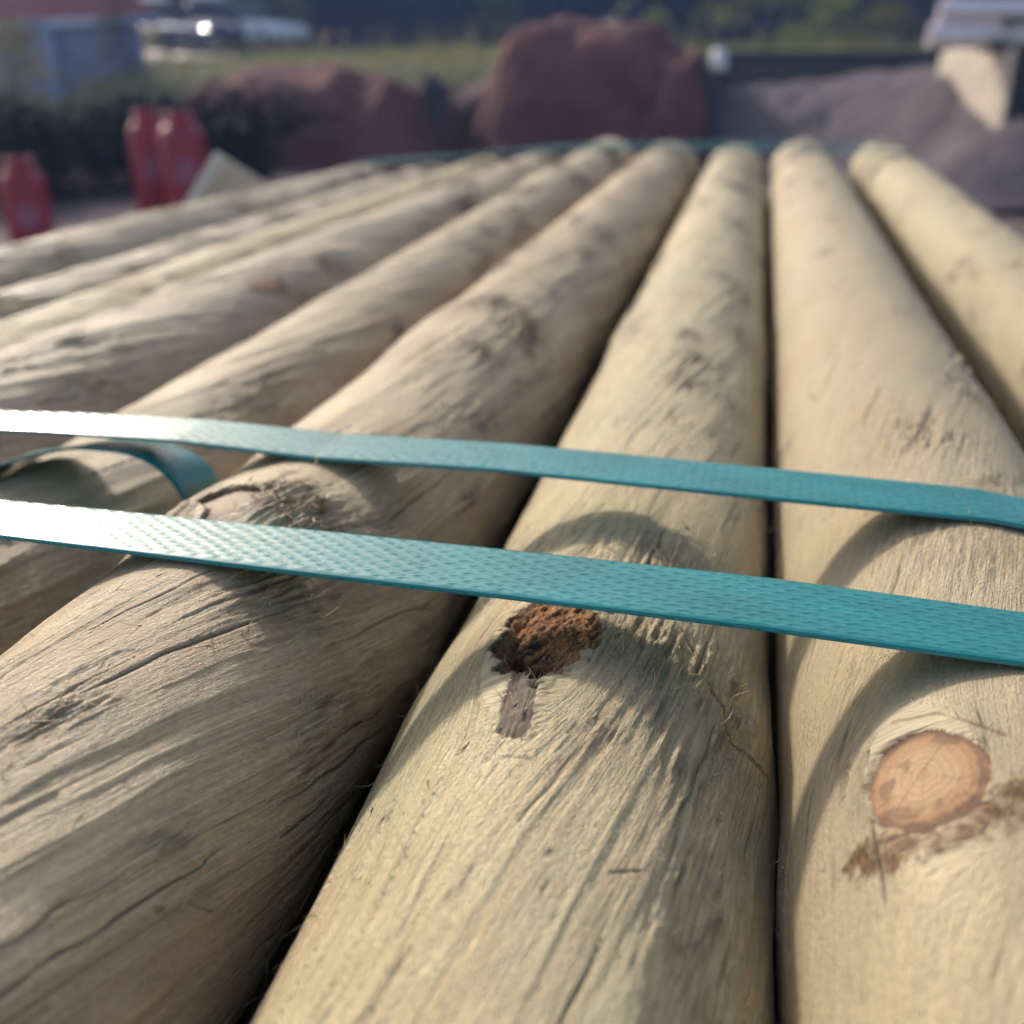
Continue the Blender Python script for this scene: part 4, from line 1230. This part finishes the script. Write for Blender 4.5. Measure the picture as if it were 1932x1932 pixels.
# tall grass on the bank
ng = 9000
gr = np.random.default_rng(9)
dd = gr.uniform(16.6, 23, ng); uu = gr.uniform(150, 2000, ng)
azs = np.arctan2((uu - CPX) / FPX, math.cos(PITCH)) - YAW
px, py = dd * np.sin(azs), dd * np.cos(azs)
pz = zg(px, py) - .02
hg = np.where(gr.random(ng) < .12, gr.uniform(.35, .75, ng), gr.uniform(.12, .38, ng)) * (1 + .6 * fbm(px / 1.1, py / 1.1, 77, 3)); wg = gr.uniform(.006, .014, ng)
lean = gr.normal(0, .16, (ng, 2)) * hg[:, None]; an = gr.uniform(0, 3.14, ng)
sx_, sy_ = np.cos(an) * wg, np.sin(an) * wg
V = np.stack([np.stack([px - sx_, py - sy_, pz], -1), np.stack([px + sx_, py + sy_, pz], -1),
              np.stack([px + sx_ * .6 + lean[:, 0] * .5, py + sy_ * .6 + lean[:, 1] * .5, pz + hg * .65], -1), np.stack([px - sx_ * .6 + lean[:, 0] * .5, py - sy_ * .6 + lean[:, 1] * .5, pz + hg * .65], -1),
              np.stack([px + lean[:, 0] * 1.3, py + lean[:, 1] * 1.3, pz + hg], -1)], 1).reshape(-1, 3)
b5 = np.arange(ng) * 5
Q = np.stack([b5, b5 + 1, b5 + 2, b5 + 3], -1); T = np.stack([b5 + 3, b5 + 2, b5 + 4], -1)
o = mesh_np('grass', V, Q, leaf_mat('dry_tall_grass', (.16, .17, .06), (.30, .26, .11), .45), tris=T, smooth=False)
tag(o, 'tall dry yellow green grass along the bank behind the heaps', 'grass', kind='stuff')

# ------------------------------------------------------------------ shed
sc_ = pt(105, 110, 24.0); s1 = pt(272, 110, 21.5); s2 = pt(-130, 110, 30)
cz = float(zg(sc_[0], sc_[1]))
root = empty('shed', (sc_[0], sc_[1], cz), 'blue grey shed with a red brown pitched roof, left of the cars', 'shed')
a2 = Vector((s1[0] - sc_[0], s1[1] - sc_[1], 0)); b2 = Vector((s2[0] - sc_[0], s2[1] - sc_[1], 0))
eave = pt(105, 46, 24.0)[2] - cz
steel = plain('blue_grey_steel_cladding', (.12, .14, .27), .55, var=.12, scale=2)
steel_l = plain('pale_blue_steel_trim', (.26, .32, .48), .5, var=.08)
tile = plain('red_brown_roof_tiles', (.30, .09, .10), .75, var=.2, scale=5, bump=.4, bdist=.02)
mb = MB(); mb.add([(0, 0, -.6), tuple(a2 + Vector((0, 0, -.6))), tuple(a2 + b2 + Vector((0, 0, -.6))), tuple(b2 + Vector((0, 0, -.6))), (0, 0, eave), tuple(a2 + Vector((0, 0, eave))), tuple(a2 + b2 + Vector((0, 0, eave))), tuple(b2 + Vector((0, 0, eave)))],
                  [(0, 1, 5, 4), (1, 2, 6, 5), (2, 3, 7, 6), (3, 0, 4, 7), (4, 5, 6, 7)])
mb.build('wall', steel, root)
up_ = Vector((0, 0, 1)); ov = .28
na = a2.normalized(); nb = b2.normalized()
apex = (a2 + b2) / 2 + up_ * (eave + 2.6)
cs = [-na * ov - nb * ov, a2 + na * ov - nb * ov, a2 + b2 + (na + nb) * ov, b2 - na * ov + nb * ov]
r1 = apex - nb * b2.length * .22; r2 = apex + nb * b2.length * .22
mb = MB(); lo_ = [tuple(p + up_ * (eave + .02)) for p in cs]; hi_ = [tuple(p + up_ * (eave + .10)) for p in cs]
mb.add(lo_ + hi_ + [tuple(r1), tuple(r2)], [(3, 2, 1, 0), (0, 1, 5, 4), (1, 2, 6, 5), (2, 3, 7, 6), (3, 0, 4, 7), (4, 5, 8), (5, 6, 9, 8), (6, 7, 9), (7, 4, 8, 9)])
mb.build('roof', tile, root)
mb = MB()
for p, q in ((cs[0], cs[1]), (cs[0], cs[3])): mb.tube(tuple(p + up_ * (eave + .0)), tuple(q + up_ * (eave + .0)), .085, .085, 10)
mb.build('gutter', steel_l, root, True)
mb = MB(); mb.box(tuple((-na - nb) * .05 + up_ * (eave / 2 - .3)), (.26, .26, eave + .5), bev=.02); mb.build('corner_post', steel_l, root)
mb = MB(); mb.box(tuple(a2 * .55 + Vector((0, 0, eave * .42)) + Vector((na.y, -na.x, 0)) * .03), (a2.length * .6, .05, eave * .8), math.atan2(na.y, na.x), bev=.01); dr = mb.build('sliding_door', steel, root)
mb = MB(); mb.box(tuple(a2 * .3 + Vector((0, 0, eave * .45)) + Vector((na.y, -na.x, 0)) * .08), (.04, .04, .25), bev=.01); mb.build('handle', steel_l, dr)

# ------------------------------------------------------------------ cars
glass_m = plain('dark_car_glass', (.012, .016, .022), .06, var=.1)
tyre_m = plain('tyre_rubber', (.02, .02, .02), .8)
rim_m = plain('wheel_rim_metal', (.5, .5, .52), .35, .9)
lamp_m = plain('lamp_lens', (.6, .6, .6), .15)


def car(u, dist, rz, paint, label, hs=1.0, top=None):
    P = pt(u, 110, dist); z = float(zg(P[0], P[1]))
    root = empty('parked_car', (P[0], P[1], z), label, 'car', 'cars parked on the bank', rz)
    def loft(secs, name, mat, par, smooth=True):
        mb = MB(); n = len(secs[0]); v = [p for s in secs for p in s]; f = []
        for i in range(len(secs) - 1):
            for k in range(n): f.append((i * n + k, i * n + (k + 1) % n, (i + 1) * n + (k + 1) % n, (i + 1) * n + k))
        f += [tuple(reversed(range(n))), tuple((len(secs) - 1) * n + k for k in range(n))]
        mb.add(v, f); return mb.build(name, mat, par, smooth)
    def sec(x, zb_, zt_, w):
        return [(x, -w * .94, zb_), (x, -w, zb_ + .12), (x, -w, (zb_ + zt_) / 2), (x, -w * .92, zt_ - .05), (x, -w * .6, zt_), (x, w * .6, zt_), (x, w * .92, zt_ - .05), (x, w, (zb_ + zt_) / 2), (x, w, zb_ + .12), (x, w * .94, zb_)]
    body = loft([sec(-2.1, .45, .72, .70), sec(-2.0, .28, .86, .82), sec(-1.4, .22, .93, .88), (sec(-.4, .22, .95, .89)), sec(.8, .22, .93, .89), sec(1.5, .24, .84, .86), sec(2.0, .28, .74, .80), sec(2.12, .42, .64, .68)], 'body', paint, root)
    loft([sec(-1.75, .86, .93, .74), sec(-1.35, .86, 1.32 * hs, .70), sec(.25, .86, 1.34 * hs, .70), sec(1.05, .86, .93, .76)], 'windows', glass_m, root)
    loft([sec(-1.42, 1.27 * hs, 1.37 * hs, .60), sec(-1.1, 1.27 * hs, 1.44 * hs, .67), sec(-.4, 1.27 * hs, 1.47 * hs, .68), sec(.15, 1.27 * hs, 1.43 * hs, .66), sec(.42, 1.24 * hs, 1.32 * hs, .60)], 'roof', top or paint, root)  # top: pale roof colour standing in for sky reflection on the darker cars
    for sx in (-1.3, 1.32):
        for sy in (-1, 1):
            mb = MB(); mb.tube((sx, sy * .70, .32), (sx, sy * .92, .32), .32, .31, 20); w = mb.build('wheel', tyre_m, root)
            mb = MB(); mb.tube((sx, sy * .921, .32), (sx, sy * .935, .32), .2, .18, 16); mb.build('rim', rim_m, w)
    for sy in (-1, 1):
        mb = MB(); mb.box((2.07, sy * .56, .64), (.10, .26, .10), bev=.03); mb.build('headlight', lamp_m, root)


def paint(name, c):
    t = NT(name); t.p.inputs['Base Color'].default_value = (*c, 1); t.p.inputs['Roughness'].default_value = .3
    nz = t.noise(t.node('ShaderNodeTexCoord').outputs['Object'], 5, 3); t.set(t.p.inputs['Roughness'], t.ramp(nz, [(.3, .22), (.7, .32)]))
    t.p.inputs['Coat Weight'].default_value = .8; t.p.inputs['Coat Roughness'].default_value = .08
    return t.m


blue = paint('dark_blue_car_paint', (.012, .02, .07)); silver = paint('silver_car_paint', (.42, .40, .44)); wht = paint('white_car_paint_and_roof_glare', (.80, .78, .80))
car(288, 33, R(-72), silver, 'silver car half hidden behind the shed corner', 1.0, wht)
car(405, 35, R(-62), blue, 'dark blue car with sky glare painted on its roof, largest of the parked cars', 1.08, wht)
P = pt(338, 110, 26.7)
car(338, 26.7, R(-35), blue, 'low car in the dip nearest the grass, showing mostly the sky glare painted on its roof', 1.0, wht)
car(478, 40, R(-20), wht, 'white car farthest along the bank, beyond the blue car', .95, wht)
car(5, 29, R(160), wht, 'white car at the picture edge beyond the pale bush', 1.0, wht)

# ------------------------------------------------------------------ air
hz = bpy.data.materials.new('pale_blue_air'); hz.use_nodes = True
hz.node_tree.nodes.clear()
ho = hz.node_tree.nodes.new('ShaderNodeOutputMaterial'); hv = hz.node_tree.nodes.new('ShaderNodeVolumePrincipled')
hv.inputs['Color'].default_value = (.36, .52, 1.0, 1); hv.inputs['Density'].default_value = 0.0025; hv.inputs['Anisotropy'].default_value = .2
hz.node_tree.links.new(hv.outputs[0], ho.inputs['Volume'])
mb = MB(); mb.box((0, 60, 8.5), (240, 200, 21)); o = mb.build('haze', hz); o['kind'] = 'stuff'
